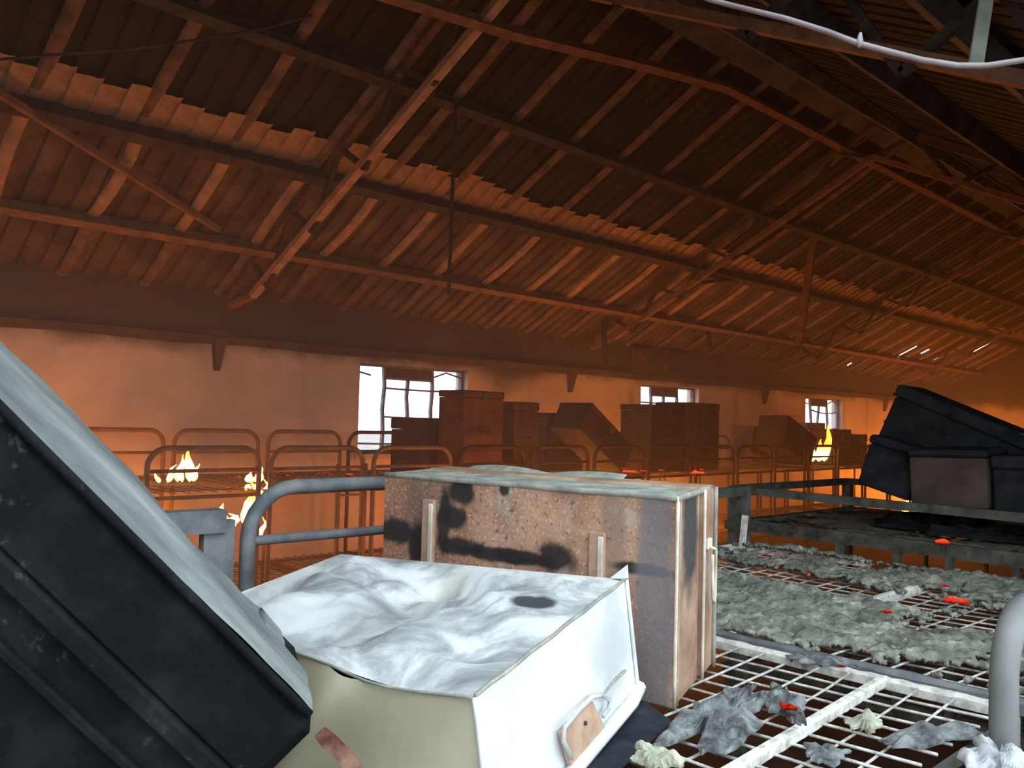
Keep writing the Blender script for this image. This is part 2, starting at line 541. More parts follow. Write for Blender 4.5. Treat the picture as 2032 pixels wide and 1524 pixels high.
tag(wall_with_holes(WY, WY + .25, [(a, b, WZ0, WZ1) for a, b in WINS], 3.2).build('wall_back', 'plaster'),
    'long plastered window wall, orange in firelight, soot black above the windows', kind='structure')
tag(wall_with_holes(FY - .25, FY, [(OPEN_X0, OPEN_X1, OPEN_Z0, OPEN_Z1)], 2.98).build('wall_front', 'plaster'),
    'plastered wall with a wide opening behind the photographer', kind='structure')
for nm, xx in (('wall_left', X0 - .25), ('wall_right', X1)):
    mb = MB()
    pr = [(FY, 0), (WY, 0), (WY, zr(WY) - .02), (RY, RZ - .02), (FY, zr(FY) - .02)]
    mb.add([(xx, y, z) for y, z in pr] + [(xx + .25, y, z) for y, z in pr],
           [(0, 1, 2, 3, 4), (9, 8, 7, 6, 5)] + [(i, i + 5, (i + 1) % 5 + 5, (i + 1) % 5) for i in range(5)])
    tag(mb.build(nm, 'plaster'), 'plastered gable end wall, ' + ('beside the nearest bunks' if nm == 'wall_left' else 'lost in orange smoke'), kind='structure')

# ring beam ledge with corbel stubs below the trusses
rb = MB()
for i in range(56):
    xa = X0 + (X1 - X0) * i / 56; xb = X0 + (X1 - X0) * (i + 1) / 56
    d0 = .012 * math.sin(i * 1.7); d1_ = .012 * math.sin((i + 1) * 1.7)
    rb.add([(xa, WY, 2.60 + d0), (xb, WY, 2.60 + d1_), (xb, WY - .05, 2.60 + d1_), (xa, WY - .05, 2.60 + d0),
            (xa, WY, 2.70), (xb, WY, 2.70), (xb, WY - .05, 2.69), (xa, WY - .05, 2.69)],
           [(0, 1, 2, 3), (7, 6, 5, 4), (3, 2, 6, 7)])
ring = tag(rb.build('trim_1', 'corbel'), 'dark ring beam ledge running along the window wall', kind='structure')
for x in (3.86, 9.24, 14.7, 20.1):
    mb = MB()
    mb.add([(x - .06, WY, 2.66), (x + .06, WY, 2.66), (x + .06, WY - .13, 2.66), (x - .06, WY - .13, 2.66),
            (x - .025, WY, 2.33), (x + .025, WY, 2.33), (x + .025, WY - .05, 2.33), (x - .025, WY - .05, 2.33)],
           [(0, 1, 2, 3), (7, 6, 5, 4), (0, 4, 5, 1), (1, 5, 6, 2), (2, 6, 7, 3), (3, 7, 4, 0)])
    mb.build('corbel', 'corbel', ring)

# black panel standing in for the dark recess above the second window
mb = MB().box((10.62, WY - .09, 2.70), (12.25, WY - .055, 3.08))
tag(mb.build('trim_2', 'board'), 'black panel standing for the dark recess above the second window', kind='structure')


# ------------------------------------------------------------------ windows
def window(idx, a, b, broken):
    w = thing('window_%d' % idx, ['steel window with an open side light and boarded top centre',
                                  'steel window behind the twin dark boxes', 'far steel window with bent glazing bars'][idx - 1],
              None, ((a + b) / 2, WY + .12, WZ0), kind='structure')
    L = w.location

    def P(mb, nm, mat):
        o = mb.build(nm, mat)
        o.location = (0, 0, 0)
        o.data.transform(Matrix.Translation(-L))
        o.parent = w
        return o
    y = WY + .12
    mb = MB()
    for x in (a + .02, b - .02):
        mb.box((x - .02, y - .03, WZ0), (x + .02, y + .03, WZ1))
    mb.box((a, y - .03, WZ0), (b, y + .03, WZ0 + .035)); mb.box((a, y - .03, WZ1 - .03), (b, y + .03, WZ1))
    P(mb, 'window_frame', 'window_steel')
    mb = MB().box((a - .04, WY - .06, WZ0 - .05), (b + .04, WY + .2, WZ0))
    P(mb, 'window_sill', 'plaster')
    cols = [a + .02 + (b - a - .04) * f for f in (0, .245, .47, .70, 1)]
    rows = [WZ0 + .02, 1.577, 1.90, 2.25, 2.37, WZ1]
    for i in (1, 2, 3):
        bend = [.0, .012, -.008, .02, 0] if not broken else [.0, .04, .06, .02, -.03]
        top = WZ1 if i != 2 else 2.37
        pts = [(cols[i] + bend[k] * (1 if i % 2 else -1) * .8, y, WZ0 + .02 + (top - WZ0 - .02) * k / 4) for k in range(5)]
        mb = MB()
        for p, q in zip(pts, pts[1:]):
            mb.bar(p, q, .032, .045, (0, 1, 0))
        P(mb, 'mullion', 'window_steel')
    for r in (1, 2, 3):
        c0 = 1 if r != 1 else 0
        if idx == 2: c0 = 0
        z = rows[r]
        sag = .05 if broken else .01
        mb = MB()
        n = 5
        pts = [(cols[c0] + (cols[4] - cols[c0]) * k / n, y, z - sag * math.sin(math.pi * k / n) + (.03 * (1 - k / n) if broken else 0)) for k in range(n + 1)]
        for p, q in zip(pts, pts[1:]):
            mb.bar(p, q, .04, .022)
        P(mb, 'glazing_bar', 'window_steel')
    mb = MB().bar((cols[1], y, 2.37), (cols[3], y, 2.37), .045, .03)
    P(mb, 'transom', 'window_steel')
    mb = MB().box((cols[1], y - .012, 2.37), (cols[3], y + .012, WZ1))
    P(mb, 'top_board', 'board')
    # panes in the centre and right columns (the left light is open in the first window)
    for ci in range(4):
        if ci == 0 and idx != 2:
            continue
        for r in range(4):
            if ci == 3 and r == 3 or (ci in (1, 2) and r == 3 and False):
                continue
            z0, z1 = rows[r], rows[r + 1]
            mb = MB().box((cols[ci] + .018, y - .002, z0 + .012), (cols[ci + 1] - .018, y + .002, z1 - .012))
            P(mb, 'pane', 'glass')
    if idx != 2:
        # broken strip of the top right light
        mb = MB()
        mb.bar((cols[3] + .03, y - .02, 2.42), (cols[3] + .22, y - .02, 2.485), .02, .02)
        mb.bar((cols[3] + .22, y - .02, 2.485), (cols[4] - .02, y - .02, 2.43), .02, .02)
        P(mb, 'bent_bar', 'window_steel')
        mb = MB().bar((cols[0] - .1, y - .03, 2.45), (cols[0] + .16, y - .08, 2.39), .02, .02)
        P(mb, 'stay', 'window_steel')
    return w


for i, (a, b) in enumerate(WINS):
    window(i + 1, a, b, i == 2)

# ------------------------------------------------------------------ roof: sheets, laps, purlins, ridge
roof = thing('roof', 'gable roof of ribbed metal sheets on purlins, blackened by soot', None, (0, 0, 0), kind='structure')
SW = .746                       # cover width of a sheet
RIB = SW / 4
CS, SN = math.cos(math.radians(28)), math.sin(math.radians(28))


def sheet_mesh(name, length, mat, wav, holes=()):
    """sheet in its own frame: x across, y up the slope from 0 to length, z outward"""
    prof = []
    for k in range(4):
        b = k * RIB
        prof += [(b, 0), (b + RIB * .62, 0), (b + RIB * .70, .034), (b + RIB * .90, .034), (b + RIB * .98, 0)]
    prof.append((SW, 0))
    prof = [(-.03, .004)] + prof + [(SW + .03, -.004)]
    ny = 6 if not holes else 24
    mb = MB()
    mb.grid(lambda u, v: Vector((prof[round(u * (len(prof) - 1))][0],
                                 length * v + (wav * math.sin(u * 9) if v in (0, 1) else 0),
                                 prof[round(u * (len(prof) - 1))][1] + .010 * math.sin(v * 7))),
            len(prof) - 1, ny, (lambda u, v: not any(h[0] < u < h[1] and h[2] < v < h[3] for h in holes)))
    return mb.data(name, mat)


def lap_mesh(name, length, mat, bow):
    mb = MB()
    pr = [(-.055, -.002), (-.045, -.022), (.0, -.034), (.04, -.026), (.055, -.002)]
    mb.grid(lambda u, v: Vector((pr[round(u * 4)][0] + bow * math.sin(v * math.pi) , length * v, pr[round(u * 4)][1] - .006 * math.sin(v * 5))), 4, 8)
    return mb.data(name, mat, True)


LEN_LO = (8.78 - 6.60) / CS
LEN_UP = (6.78 - 4.22) / CS
lo_sheets = [sheet_mesh('roof_sheet_low', LEN_LO, 'sheet', .012), sheet_mesh('roof_sheet_low', LEN_LO, 'sheet', -.02)]
mb = MB()
ep = [(-.01, -.006), (RIB * .55, -.002), (RIB * .8, .012), (RIB * 1.0, .002)]
mb.grid(lambda u, v: Vector((ep[round(u * 3)][0], .30 * v + .012 * math.sin(u * 8) * v, ep[round(u * 3)][1])), 3, 3)
end_mesh = mb.data('sheet_end', 'lap', True)
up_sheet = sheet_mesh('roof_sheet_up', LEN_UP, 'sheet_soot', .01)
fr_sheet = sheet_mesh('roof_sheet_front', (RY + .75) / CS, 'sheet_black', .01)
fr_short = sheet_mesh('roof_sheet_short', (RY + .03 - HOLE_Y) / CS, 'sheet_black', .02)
lo_laps = [lap_mesh('lap_low', (7.75 - 6.62) / CS, 'lap', b) for b in (.02, -.03, .05)]
eave_lap = lap_mesh('lap_eave', (8.52 - 7.75) / CS, 'lap_soot', .01)
up_laps = [lap_mesh('lap_up', LEN_UP - .1, 'lap_soot', b) for b in (.01, -.015, .03)]
# burnt-through slits towards the far end: (x, y of the lower end, length up the slope, width)
SLITS = {}
for x, y, ln, wd in [(21.05, 7.42, .62, .075), (22.05, 7.2, .36, .06), (19.1, 7.8, .42, .022), (19.88, 7.6, .2, .05),
                     (18.05, 8.22, .1, .16), (17.75, 8.3, .08, .08), (20.93, 7.68, .12, .03), (22.27, 6.75, .3, .05), (20.3, 7.45, .25, .03)]:
    SLITS.setdefault(int((x - X0) // SW), []).append((x, y, ln, wd))
nsh = int((X1 - X0) / SW) + 1
for i in range(nsh):
    x = X0 + i * SW
    rag = .05 * (((i * 37) % 11) / 11 - .5) + .03 * math.sin(i * 2.1)
    rot = (math.radians(-28) , 0, math.radians(180))

    def place(me, nm, xx, ylow, dz, tiltz=0.):
        # sheet frame: x -> world x, y -> up the slope (towards -Y), z -> outward normal
        o = bpy.data.objects.new(nm, me); COL.objects.link(o)
        R = Matrix((Vector((1, 0, 0)), Vector((0, -CS, SN)), Vector((0, SN, CS)))).transposed()
        if tiltz:
            R = R @ Matrix.Rotation(tiltz, 3, 'Z')
        mm = R.to_4x4(); mm.translation = (xx, ylow, zr(ylow) + dz)
        o.matrix_world = mm
        o.parent = roof
        return o
    # mirrored normal: x must run -X for a right-handed frame, so build with flipped x below
    if i in SLITS:
        hs = []
        for sx, sy, ln, wd in SLITS[i]:
            u = (sx - x) / SW; v = ((8.78 - sy) / CS) / LEN_LO
            hs.append((u - wd / SW / 2 - .03, u + wd / SW / 2 + .03, v, v + max(ln / LEN_LO, .05)))
        me = sheet_mesh('roof_sheet_slit', LEN_LO, 'sheet', .012, hs)
    else:
        me = lo_sheets[i % 2]
    place(me, 'roof_sheet', x, 8.78 - rag, -.012, .004 * math.sin(i * 3.3))
    hgt = .235 + .06 * (((i * 53) % 13) / 13 - .5)
    for q in range(4):
        hq = .95 + .16 * (((i * 4 + q) * 29 % 17) / 17 - .5) * 2
        se = place(end_mesh, 'sheet_end', x + q * RIB, 6.70 - .05 * (x - X0) / 28, -.030 - .004 * (q % 2))
        se.scale = (se.scale.x, se.scale.y * hq * hgt / .2, se.scale.z)
    place(lo_laps[i % 3], 'lap_strip', x, 7.75, -.012)
    place(eave_lap, 'lap_strip', x, 8.52, -.012)
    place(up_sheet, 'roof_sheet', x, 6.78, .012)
    place(up_laps[(i + 1) % 3], 'lap_strip', x, 6.72, .0)
    # front slope
    gone = HOLE_X0 - .3 < x < HOLE_X1 - .5
    yb = HOLE_Y if gone else -.72
    o = bpy.data.objects.new('roof_sheet', fr_short if gone else fr_sheet); COL.objects.link(o)
    R = Matrix((Vector((1, 0, 0)), Vector((0, CS, SN)), Vector((0, -SN, CS)))).transposed()
    mm = R.to_4x4(); mm.translation = (x, yb, zr(yb) + .01); o.matrix_world = mm; o.parent = roof


def purlin(pts, w, h, mat='purlin', off=0.):
    mb = MB()
    for p, q in zip(pts, pts[1:]):
        mb.bar(p, q, w, h, (0, SN, CS))
        # bottom flange lip of the channel
        p2 = Vector(p) - Vector((0, SN, CS)) * (h / 2 + .004); q2 = Vector(q) - Vector((0, SN, CS)) * (h / 2 + .004)
        mb.bar(p2, q2, w * 1.5, .012, (0, SN, CS))
    return mb.build('purlin', mat, roof)


purlin([(X0, 7.72, zr(7.72) - .07), (4.5, 7.72, zr(7.72) - .07), (X1, 7.80, zr(7.80) - .07)], .06, .10, 'rusty_steel')
purlin([(X0, 6.72, zr(6.72) - .075), (X1, 6.62, zr(6.62) - .085)], .07, .155, 'soot_steel')
purlin([(X0, 5.62, zr(5.62) - .065), (10.2, 5.67, zr(5.67) - .065), (X1, 5.67, zr(5.67) - .065)], .06, .11, 'soot_steel')
purlin([(2.2, 4.55, 4.55), (4.23, 4.55, 4.77), (5.93, 4.56, 5.04), (7.1, 4.56, 5.20), (X1, 4.55, zr(4.55) - .05)], .05, .09, 'rusty_steel')
for y, hh in ((3.75, .1), (2.6, .16), (1.55, .12), (.5, .12)):
    mb = MB().bar((X0, y, zr(y) - .09), (X1, y, zr(y) - .09), .07, hh, (0, -SN, CS))
    mb.build('purlin', 'ridge', roof)
mb = MB()
mb.bar((X0, RY - .09, RZ - .07), (X1, RY - .09, RZ - .07), .22, .02, (0, -SN, CS))
mb.bar((X0, RY + .09, RZ - .07), (X1, RY + .09, RZ - .07), .22, .02, (0, SN, CS))
mb.build('ridge_beam', 'ridge', roof)

# lattice trusses
TL = ['lattice roof truss over the bunks beside the photographer', 'lattice roof truss with a firelit lower chord above the first window',
      'lattice roof truss with V braces between the first and second window', 'lattice roof truss beyond the second window',
      'farthest lattice roof truss in orange smoke']
for k, x in enumerate(TRUSS_X):
    tr_ = thing('roof_truss', TL[k], None, (x, RY, 0), kind='structure')
    off = .52 if k < 2 else .44

    def P(mb, nm, mat):
        o = mb.build(nm, mat, None)
        o.data.transform(Matrix.Translation((-x, -RY, 0)))
        o.parent = tr_
    for sgn in (1, -1):
        def yy(d):
            return RY + sgn * d
        D = WY - RY
        top = lambda d: Vector((x, yy(d), zr(yy(d)) - .13 if False else RZ - d * TAN - .05))
        bot = lambda d: Vector((x, yy(d), RZ - d * TAN - off + (.12 if d > 3.6 else 0)))
        P(MB().bar(top(0), top(D - .02), .07, .09, (0, sgn * SN, CS)), 'top_chord', 'purlin')
        P(MB().bar(bot(.0), bot(3.72), .075, .06, (0, sgn * SN, CS)), 'bottom_chord', 'lap' if k == 1 and sgn == 1 else 'rusty_steel')  # paler lap colour paints the firelight onto this one chord
        P(MB().bar(bot(3.72), (x, yy(4.2), EAVE - .16), .07, .06), 'bottom_chord', 'rusty_steel')
        ds = [.0, .45, .9, 1.35, 1.8, 2.2, 2.6, 3.0, 3.4, 3.75]
        for q in range(len(ds) - 1):
            p0 = top(ds[q]) if q % 2 else bot(ds[q])
            p1 = bot(ds[q + 1]) if q % 2 else top(ds[q + 1])
            P(MB().bar(p0, p1, .045, .045), 'web', 'soot_steel')

# hanging rods, braces, loose members
o = MB().bar((1.2, 6.45, zr(6.45) - .2), onx(435, 445, 3.42) + Vector((0, 0, -.05)), .05, .05).build('wind_brace', 'rusty_steel')
tag(o, 'diagonal steel brace running from purlin to purlin by the nearest truss', 'brace')
o = MB().bar(onx(905, 195, 4.5), onx(890, 585, 4.5), .024, .024).build('hanging_rod', 'soot_steel')
tag(o, 'thin dark rod hanging straight down from the roof near first window', 'rod')
tb = onx(1622, 425, 11.2); te = onx(1585, 685, 11.2)
o = MB().bar(tb, te, .10, .05, (1, 0, 0)).build('loose_strut', 'rusty_steel')
tag(o, 'loose firelit strut hanging askew from the purlin beyond middle truss', 'strut')
o = MB().bar(onx(1395, 560, 9.9), onx(1580, 540, 12.3), .05, .05).build('loose_rail', 'soot_steel')
tag(o, 'dark loose bar jutting level from the truss with V braces', 'bar')
for px, py, py2, xx in ((1197, 620, 735, 9.5), (1405, 655, 690, 12.)):
    o = MB().bar(onx(px, py, xx), onx(px + 4, py2, xx), .07, .05).build('dangling_stub', 'soot_steel')
    tag(o, 'short black stub dangling from the lowest purlin ' + ('beside the corbel' if px < 1300 else 'above second window'), 'stub')
mb = MB()
pts = [ond(px, py, d) for px, py, d in [(0, 118, 4.6), (150, 105, 4.7), (270, 96, 4.8), (400, 78, 4.9), (520, 58, 5.), (620, 30, 5.)]]
o = MB().tube(pts, .008, 6).build('electric_wire', 'soot_steel', None, True)
tag(o, 'thin sooty wire strung below the upper purlins', 'wire')

# white cable and hanging strip in front
pts = [ond(px, py, d) for px, py, d in [(1050, -190, 3.4), (1250, -70, 2.8), (1410, 0, 2.45), (1490, 20, 2.38), (1560, 37, 2.3), (1640, 62, 2.25), (1700, 85, 2.2),
                                        (1760, 101, 2.17), (1830, 119, 2.13), (1900, 130, 2.1), (1960, 130, 2.08), (2032, 119, 2.05), (2120, 88, 2.0), (2300, -20, 1.9), (2500, -160, 1.9)]]
cab = tag(MB().tube(pts, .0072, 8).build('cable', 'white_cable', None, True), 'white sagging electric cable hanging across the dark rafters', 'cable')
kn = ond(1706, 84, 2.195)
MB().tube([kn + Vector((-.004, 0, -.014)), kn + Vector((0, 0, .0)), kn + Vector((.004, 0, .026))], [.004, .0095, .004], 7).build('cable_tie', 'white_cable', cab, True)
o = MB().bar(ond(1990, -210, 3.0), ond(1936, 132, 2.7), .045, .010, (.69, .72, 0)).build('hanging_strip', 'strip')
tag(o, 'pale flat strip hanging from the roof behind the white cable', 'strip')


# ------------------------------------------------------------------ bunk beds
def wire_grid(x0, x1, y0, y1, z, sp, w, sag=.0):
    mb = MB()
    nx = max(2, round((x1 - x0) / sp)); ny = max(2, round((y1 - y0) / sp))
    for i in range(1, nx):
        x = x0 + (x1 - x0) * i / nx
        mb.bar((x, y0, z), (x, y1, z), w, w)
    for j in range(1, ny):
        y = y0 + (y1 - y0) * j / ny
        mb.bar((x0, y, z + w), (x1, y, z + w), w, w)
    return mb


def arch_pts(xa, xb, z0, zt, r, y, n=6):
    u = Vector((1, 0, 0)); v = Vector((0, 0, 1))
    return ([Vector((xa, y, z0))] + arc(Vector((xa + r, y, zt - r)), r, math.pi, math.pi / 2, u, v, n)
            + arc(Vector((xb - r, y, zt - r)), r, math.pi / 2, 0, u, v, n) + [Vector((xb, y, z0))])


def bunk_parts(root, W, L, zm, zf, zh, mat, wmat, rad=.02, sp=.11, lower=True, bar2=True, rr=.14, tn=8):
    for y, zt in ((0, zf), (L, zh)):
        fr = MB().tube(arch_pts(0, W, 0, zt, rr, y), rad, tn).build('end_frame', mat, root, True)
        zs = [zm - .03, .38] + ([zm + (zt - zm) * .5] if bar2 else [])
        for z in zs:
            MB().tube([(0, y, z), (W, y, z)], rad * .75, 6).build('crossbar', mat, fr, True)
    for z in ((zm, .42) if lower else (zm,)):
        for x in (0, W):
            MB().bar((x, 0, z - .02), (x, L, z - .02), .03, .045).build('side_rail', mat, root)
        g = wire_grid(.01, W - .01, .02, L - .02, z, sp, .006).build('wire_mesh', wmat, root)
        g['kind'] = 'stuff'


# row along the window wall
row_g = 'bunk beds along the window wall'
proto = thing('bunk_bed', 'scorched bunk bed carrying boxes in the row along the window wall', 'bed', (0, 0, 0), row_g)
bunk_parts(proto, .86, 1.9, 1.30, 1.63, 1.72, 'bed_rust', 'wire_dark', .021)
proto2 = thing('bunk_bed', 'scorched bunk bed carrying boxes in the row along the window wall', 'bed', (0, 0, 0), row_g)
bunk_parts(proto2, .86, 1.9, 1.30, 1.63, 1.72, 'bed_dim', 'wire_dark', .021)
row_x = [2.34, 3.30, 4.27] + [5.24 + .97 * k for k in range(13)]
row = []
for i, x in enumerate(row_x):
    b = proto if i == 0 else proto2 if i == 3 else copy_tree(proto if i < 3 else proto2)
    b.location = (x, 6.2, 0)
    row.append(b)
BL = ['under the low dark box and the tall rust red box', 'under the narrow dark brown box', 'under the tipped black box',
      'under the twin dark box next to the tipped one', 'under the twin dark box next to the grey panel', 'holding the pale panel for the lit box face',
      'under the roof shaped dark box', 'with the far flames on its top', 'under the low box beyond the far flames']
for i in range(3, len(row)):
    row[i]['label'] = 'dimmed red bunk bed ' + (BL[i - 3] if i - 3 < len(BL) else 'in the smoke past the low box beyond the far flames')
row[0]['label'] = 'bunk bed burning with yellow flames on its top bunk'
row[1]['label'] = 'rust red bunk bed with rounded rails and a side ladder below the window'
row[2]['label'] = 'rust red empty bunk bed just beside the ladder, under the first window'
# ladder on the second bed
lad = thing('ladder', 'narrow steel ladder at the foot of the rust red bunk', 'ladder', (3.86, 6.12, 0))
for x in (0, .28):
    MB().tube([(x, 0, 0), (x, 0, 1.5)], .013, 6).build('rail', 'bed_rust', lad, True)
for z in (.3, .62, .94, 1.24):
    MB().tube([(0, 0, z), (.28, 0, z)], .011, 6).build('rung', 'bed_rust', lad, True)

# bed under the white trunk (end frame shows beside the black trunk)
bedD = thing('bunk_bed', 'grey bunk bed under the crumpled white trunk and black trunk', 'bed', (.04, .25, 0))
W, L = .985, 1.93
for y, zt in ((0, 1.5), (L, 1.615)):
    fr = MB().bar((0, y, zt), (W, y, zt), .055, .06).build('top_rail', 'bed_grey', bedD)
    for x in (0.02, W - .012):
        MB().bar((x, y, 0), (x, y, zt), .03, .085, (1, 0, 0)).build('post', 'bed_grey', bedD)
for z in (1.2, .42):
    for x in (0, W):
        MB().bar((x, 0, z - .02), (x, L, z - .02), .03, .045).build('side_rail', 'bed_grey', bedD)
    g = wire_grid(.01, W - .01, .02, L - .02, z, .09, .005).build('wire_mesh', 'wire_dark', bedD); g['kind'] = 'stuff'

# near bed with bare mesh, under the rusty trunk
ZM = 1.30
AX0, AX1, AY0, AY1 = 1.09, 2.10, .595, 2.2
bedA = thing('bunk_bed', 'near bunk bed with bare pale wire mesh under the rusty trunk', 'bed', (AX0, AY0, 0))
o_ = Vector((AX0, AY0, 0))


def A(mb, nm, mat, smooth=False, root=bedA, org=o_):
    mb.v = [v - org for v in mb.v]
    return mb.build(nm, mat, root, smooth)


fr = A(MB().tube(arch_pts(AX0 + .02, AX1 - .05, 0, 1.695, .14, AY1), .021, 12), 'end_frame', 'bed_grey', True)
A(MB().tube([(AX0 + .02, AY1, 1.55), (AX1 - .05, AY1, 1.55)], .014, 8), 'crossbar', 'bed_grey', True)
A(MB().bar((AX0, AY1, 1.29), (AX1, AY1, 1.29), .03, .04), 'end_rail', 'bed_grey')


def ragged_bar(p, q, w, h, n=22, am=.004, seed=0):
    p = Vector(p); q = Vector(q)
    mb = MB()
    d = (q - p).normalized(); s_ = d.cross(Vector((0, 0, 1))).normalized()
    pr = [(-.5, -.5), (.5, -.5), (.5, .3), (.2, .5), (-.25, .5), (-.5, .25)]
    P_ = []
    for i in range(n + 1):
        c0 = p.lerp(q, i / n)
        for k, (a, b) in enumerate(pr):
            j = noise.noise(Vector((i * .9, k * 3.1, seed))) * am
            P_.append(c0 + s_ * (a * w + j) + Vector((0, 0, b * h + (j if k > 1 else 0))))
    m_ = len(pr)
    F = [(i * m_ + k, i * m_ + (k + 1) % m_, (i + 1) * m_ + (k + 1) % m_, (i + 1) * m_ + k) for i in range(n) for k in range(m_)]
    F += [tuple(range(m_))[::-1], tuple(range(n * m_, n * m_ + m_))]
    return mb.add(P_, F)


A(ragged_bar((AX1 - .005, AY0, 1.296), (AX1 - .005, AY1, 1.296), .032, .026, 60, .003, 1), 'side_rail', 'bed_white')
A(MB().bar((AX0, AY0, 1.28), (AX0, AY1, 1.28), .03, .04), 'side_rail', 'bed_grey')
A(ragged_bar((AX0, .805, 1.300), (AX1, .882, 1.300), .027, .020, 60, .003, 2), 'cross_rail', 'bed_white')
A(MB().bar((AX0, AY0, 1.285), (AX1, AY0, 1.285), .012, .02), 'end_rail', 'bed_dark')
for x in (AX0 + .02, AX1 - .05):
    A(MB().tube([(x, AY0, 0), (x, AY0, 1.3)], .02, 8), 'post', 'bed_grey', True)


def wires(root, org, x0, x1, y0, y1, z, sp, r, mat, seed, skew=0.):
    nx = round((x1 - x0) / sp); ny = round((y1 - y0) / sp)
    def wob(i, s): return .009 * noise.noise(Vector((i * 1.3, s, seed)))
    for i in range(1, nx):
        x = x0 + (x1 - x0) * i / nx
        pts = [Vector((x + wob(k, i) , y0 + (y1 - y0) * k / 10, z - .012 * math.sin(math.pi * k / 10) + wob(k, i + 40) * .6)) - org for k in range(11)]
        MB().tube(pts, r, 4).build('mesh_wire', mat, root, True)
    for j in range(1, ny):
        y = y0 + (y1 - y0) * j / ny
        pts = [Vector((x0 + (x1 - x0) * k / 8, y + wob(k, j + 80) + skew * (k / 8 - .5), z + .004 - .012 * math.sin(math.pi * k / 8) + wob(k, j + 120) * .6)) - org for k in range(9)]
        MB().tube(pts, r, 4).build('mesh_wire', mat, root, True)


wires(bedA, o_, AX0 + .01, AX1 - .02, AY0 + .02, AY1 - .02, 1.298, .0775, .0036, 'wire', 3, .045)
A(wire_grid(AX0, AX1, AY0, AY1, .42, .09, .006), 'wire_mesh', 'wire_dark')['kind'] = 'stuff'

# wide bed behind it, mesh under grey-green ash
BX0, BX1, BY0, BY1 = 2.145, 3.80, .48, 2.3
bedB = thing('bunk_bed', 'wide bunk bed covered in grey green ash and clinker', 'bed', (BX0, BY0, 0))
ob = Vector((BX0, BY0, 0))
B = lambda mb, nm, mat, smooth=False: A(mb, nm, mat, smooth, bedB, ob)
B(ragged_bar((BX0, BY0, 1.30), (BX0, BY1, 1.30), .03, .035, 30, .004, 5), 'side_rail', 'bed_grey')
B(ragged_bar((BX1, 1.66, 1.305), (BX1, BY1, 1.30), .025, .03, 20, .006, 6), 'side_rail', 'bed_white')
B(MB().tube([(BX1, 1.60, 1.18), (BX1, 1.61, 1.25), (BX1, 1.56, 1.29), (BX1, 1.46, 1.305), (BX1, 1.0, 1.318), (BX1, BY0, 1.318)], .016, 8), 'bent_rail', 'bed_dark', True)
B(ragged_bar((BX0, BY1, 1.30), (BX1, BY1, 1.305), .03, .035, 24, .006, 7), 'end_rail', 'bed_white')
B(MB().bar((BX0, BY0, 1.29), (BX1, BY0, 1.29), .03, .04), 'end_rail', 'bed_grey')
B(ragged_bar((BX0, 1.33, 1.302), (BX1, 1.28, 1.302), .035, .03, 30, .01, 8), 'cross_rail', 'bed_white')
for x, y in ((BX1, BY1), (BX0, BY1)):
    B(MB().bar((x, y, 0), (x, y, 1.60), .055, .05), 'post', 'bed_dark')
B(MB().bar((BX1 - .055, BY1 - .03, 1.30), (BX1 - .03, BY1 - .03, 1.46), .02, .03), 'ash_flake', 'bed_white')
B(MB().bar((BX0, BY1, 1.575), (BX1, BY1, 1.575), .03, .045), 'top_rail', 'bed_dark')
B(MB().bar((BX1, BY0, 0), (BX1, BY0, 1.3), .045, .045), 'post', 'bed_dark')
wires(bedB, ob, BX0 + .01, BX1 - .02, BY0 + .02, BY1 - .02, 1.30, .078, .0034, 'wire', 11, -.04)
# near end frame of the wide bed: the big pipe in the corner of the view
pp = [Vector((1.842, .545, z)) for z in (0, .6, 1.2, 1.40)]
pp += arc(Vector((1.842 + .13, .545, 1.42)), .13, math.pi, math.pi / 2, Vector((1, 0, 0)), Vector((0, 0, 1)), 7) + [Vector((2.6, .545, 1.55))]
pp += arc(Vector((3.62, .545, 1.42)), .13, math.pi / 2, 0, Vector((1, 0, 0)), Vector((0, 0, 1)), 7) + [Vector((3.75, .545, 0))]
B(MB().tube(pp, .026, 14), 'end_frame', 'post_near', True)

# ash blanket with bare holes
def ash_h(x, y):
    q = Vector((x * 3.1, y * 3.1, 2.7))
    h = noise.noise(q) * .5 + noise.noise(q * 2.7) * .3 + noise.noise(q * 7) * .2 + noise.noise(q * 16) * .1
    return h


def ash_keep(u, v):
    x = BX0 + (BX1 - BX0) * u; y = BY0 + (BY1 - BY0) * v
    k = ash_h(x, y) + .16 + .22 * noise.noise(Vector((x * 38, y * 38, 4)))
    k -= .62 * math.exp(-((x - 3.02 - .12 * (y - 1.3)) / .13) ** 2)       # long bare band
    k -= .5 * math.exp(-((x - 3.62) / .16) ** 2 - ((y - 1.95) / .4) ** 2)
    k -= .45 * math.exp(-((x - 2.22) / .07) ** 2) * (1 if y < .9 else .3)
    k += .28 * math.exp(-((x - 2.5) / .25) ** 2 - ((y - 1.15) / .4) ** 2)
    return k > 0


mb = MB()
mb.grid(lambda u, v: Vector((BX0 + (BX1 - BX0) * u + .012 * noise.noise(Vector((u * 60, v * 60, 1))), BY0 + (BY1 - BY0) * v + .012 * noise.noise(Vector((u * 60, v * 60, 5))),
                             1.315 + .055 * max(0, ash_h(BX0 + (BX1 - BX0) * u, BY0 + (BY1 - BY0) * v) + .25) + .012 * noise.noise(Vector((u * 45, v * 50, 3))) + .008 * noise.noise(Vector((u * 110, v * 120, 6))))),
        210, 230, ash_keep)
ash = mb.build('ash_layer', 'ash', None, True)
tag(ash, 'grey green crust of ash lying on the wide bunk mesh', 'ash', kind='stuff')
sm = ash.modifiers.new('thickness', 'SOLIDIFY'); sm.thickness = .012; sm.offset = -1


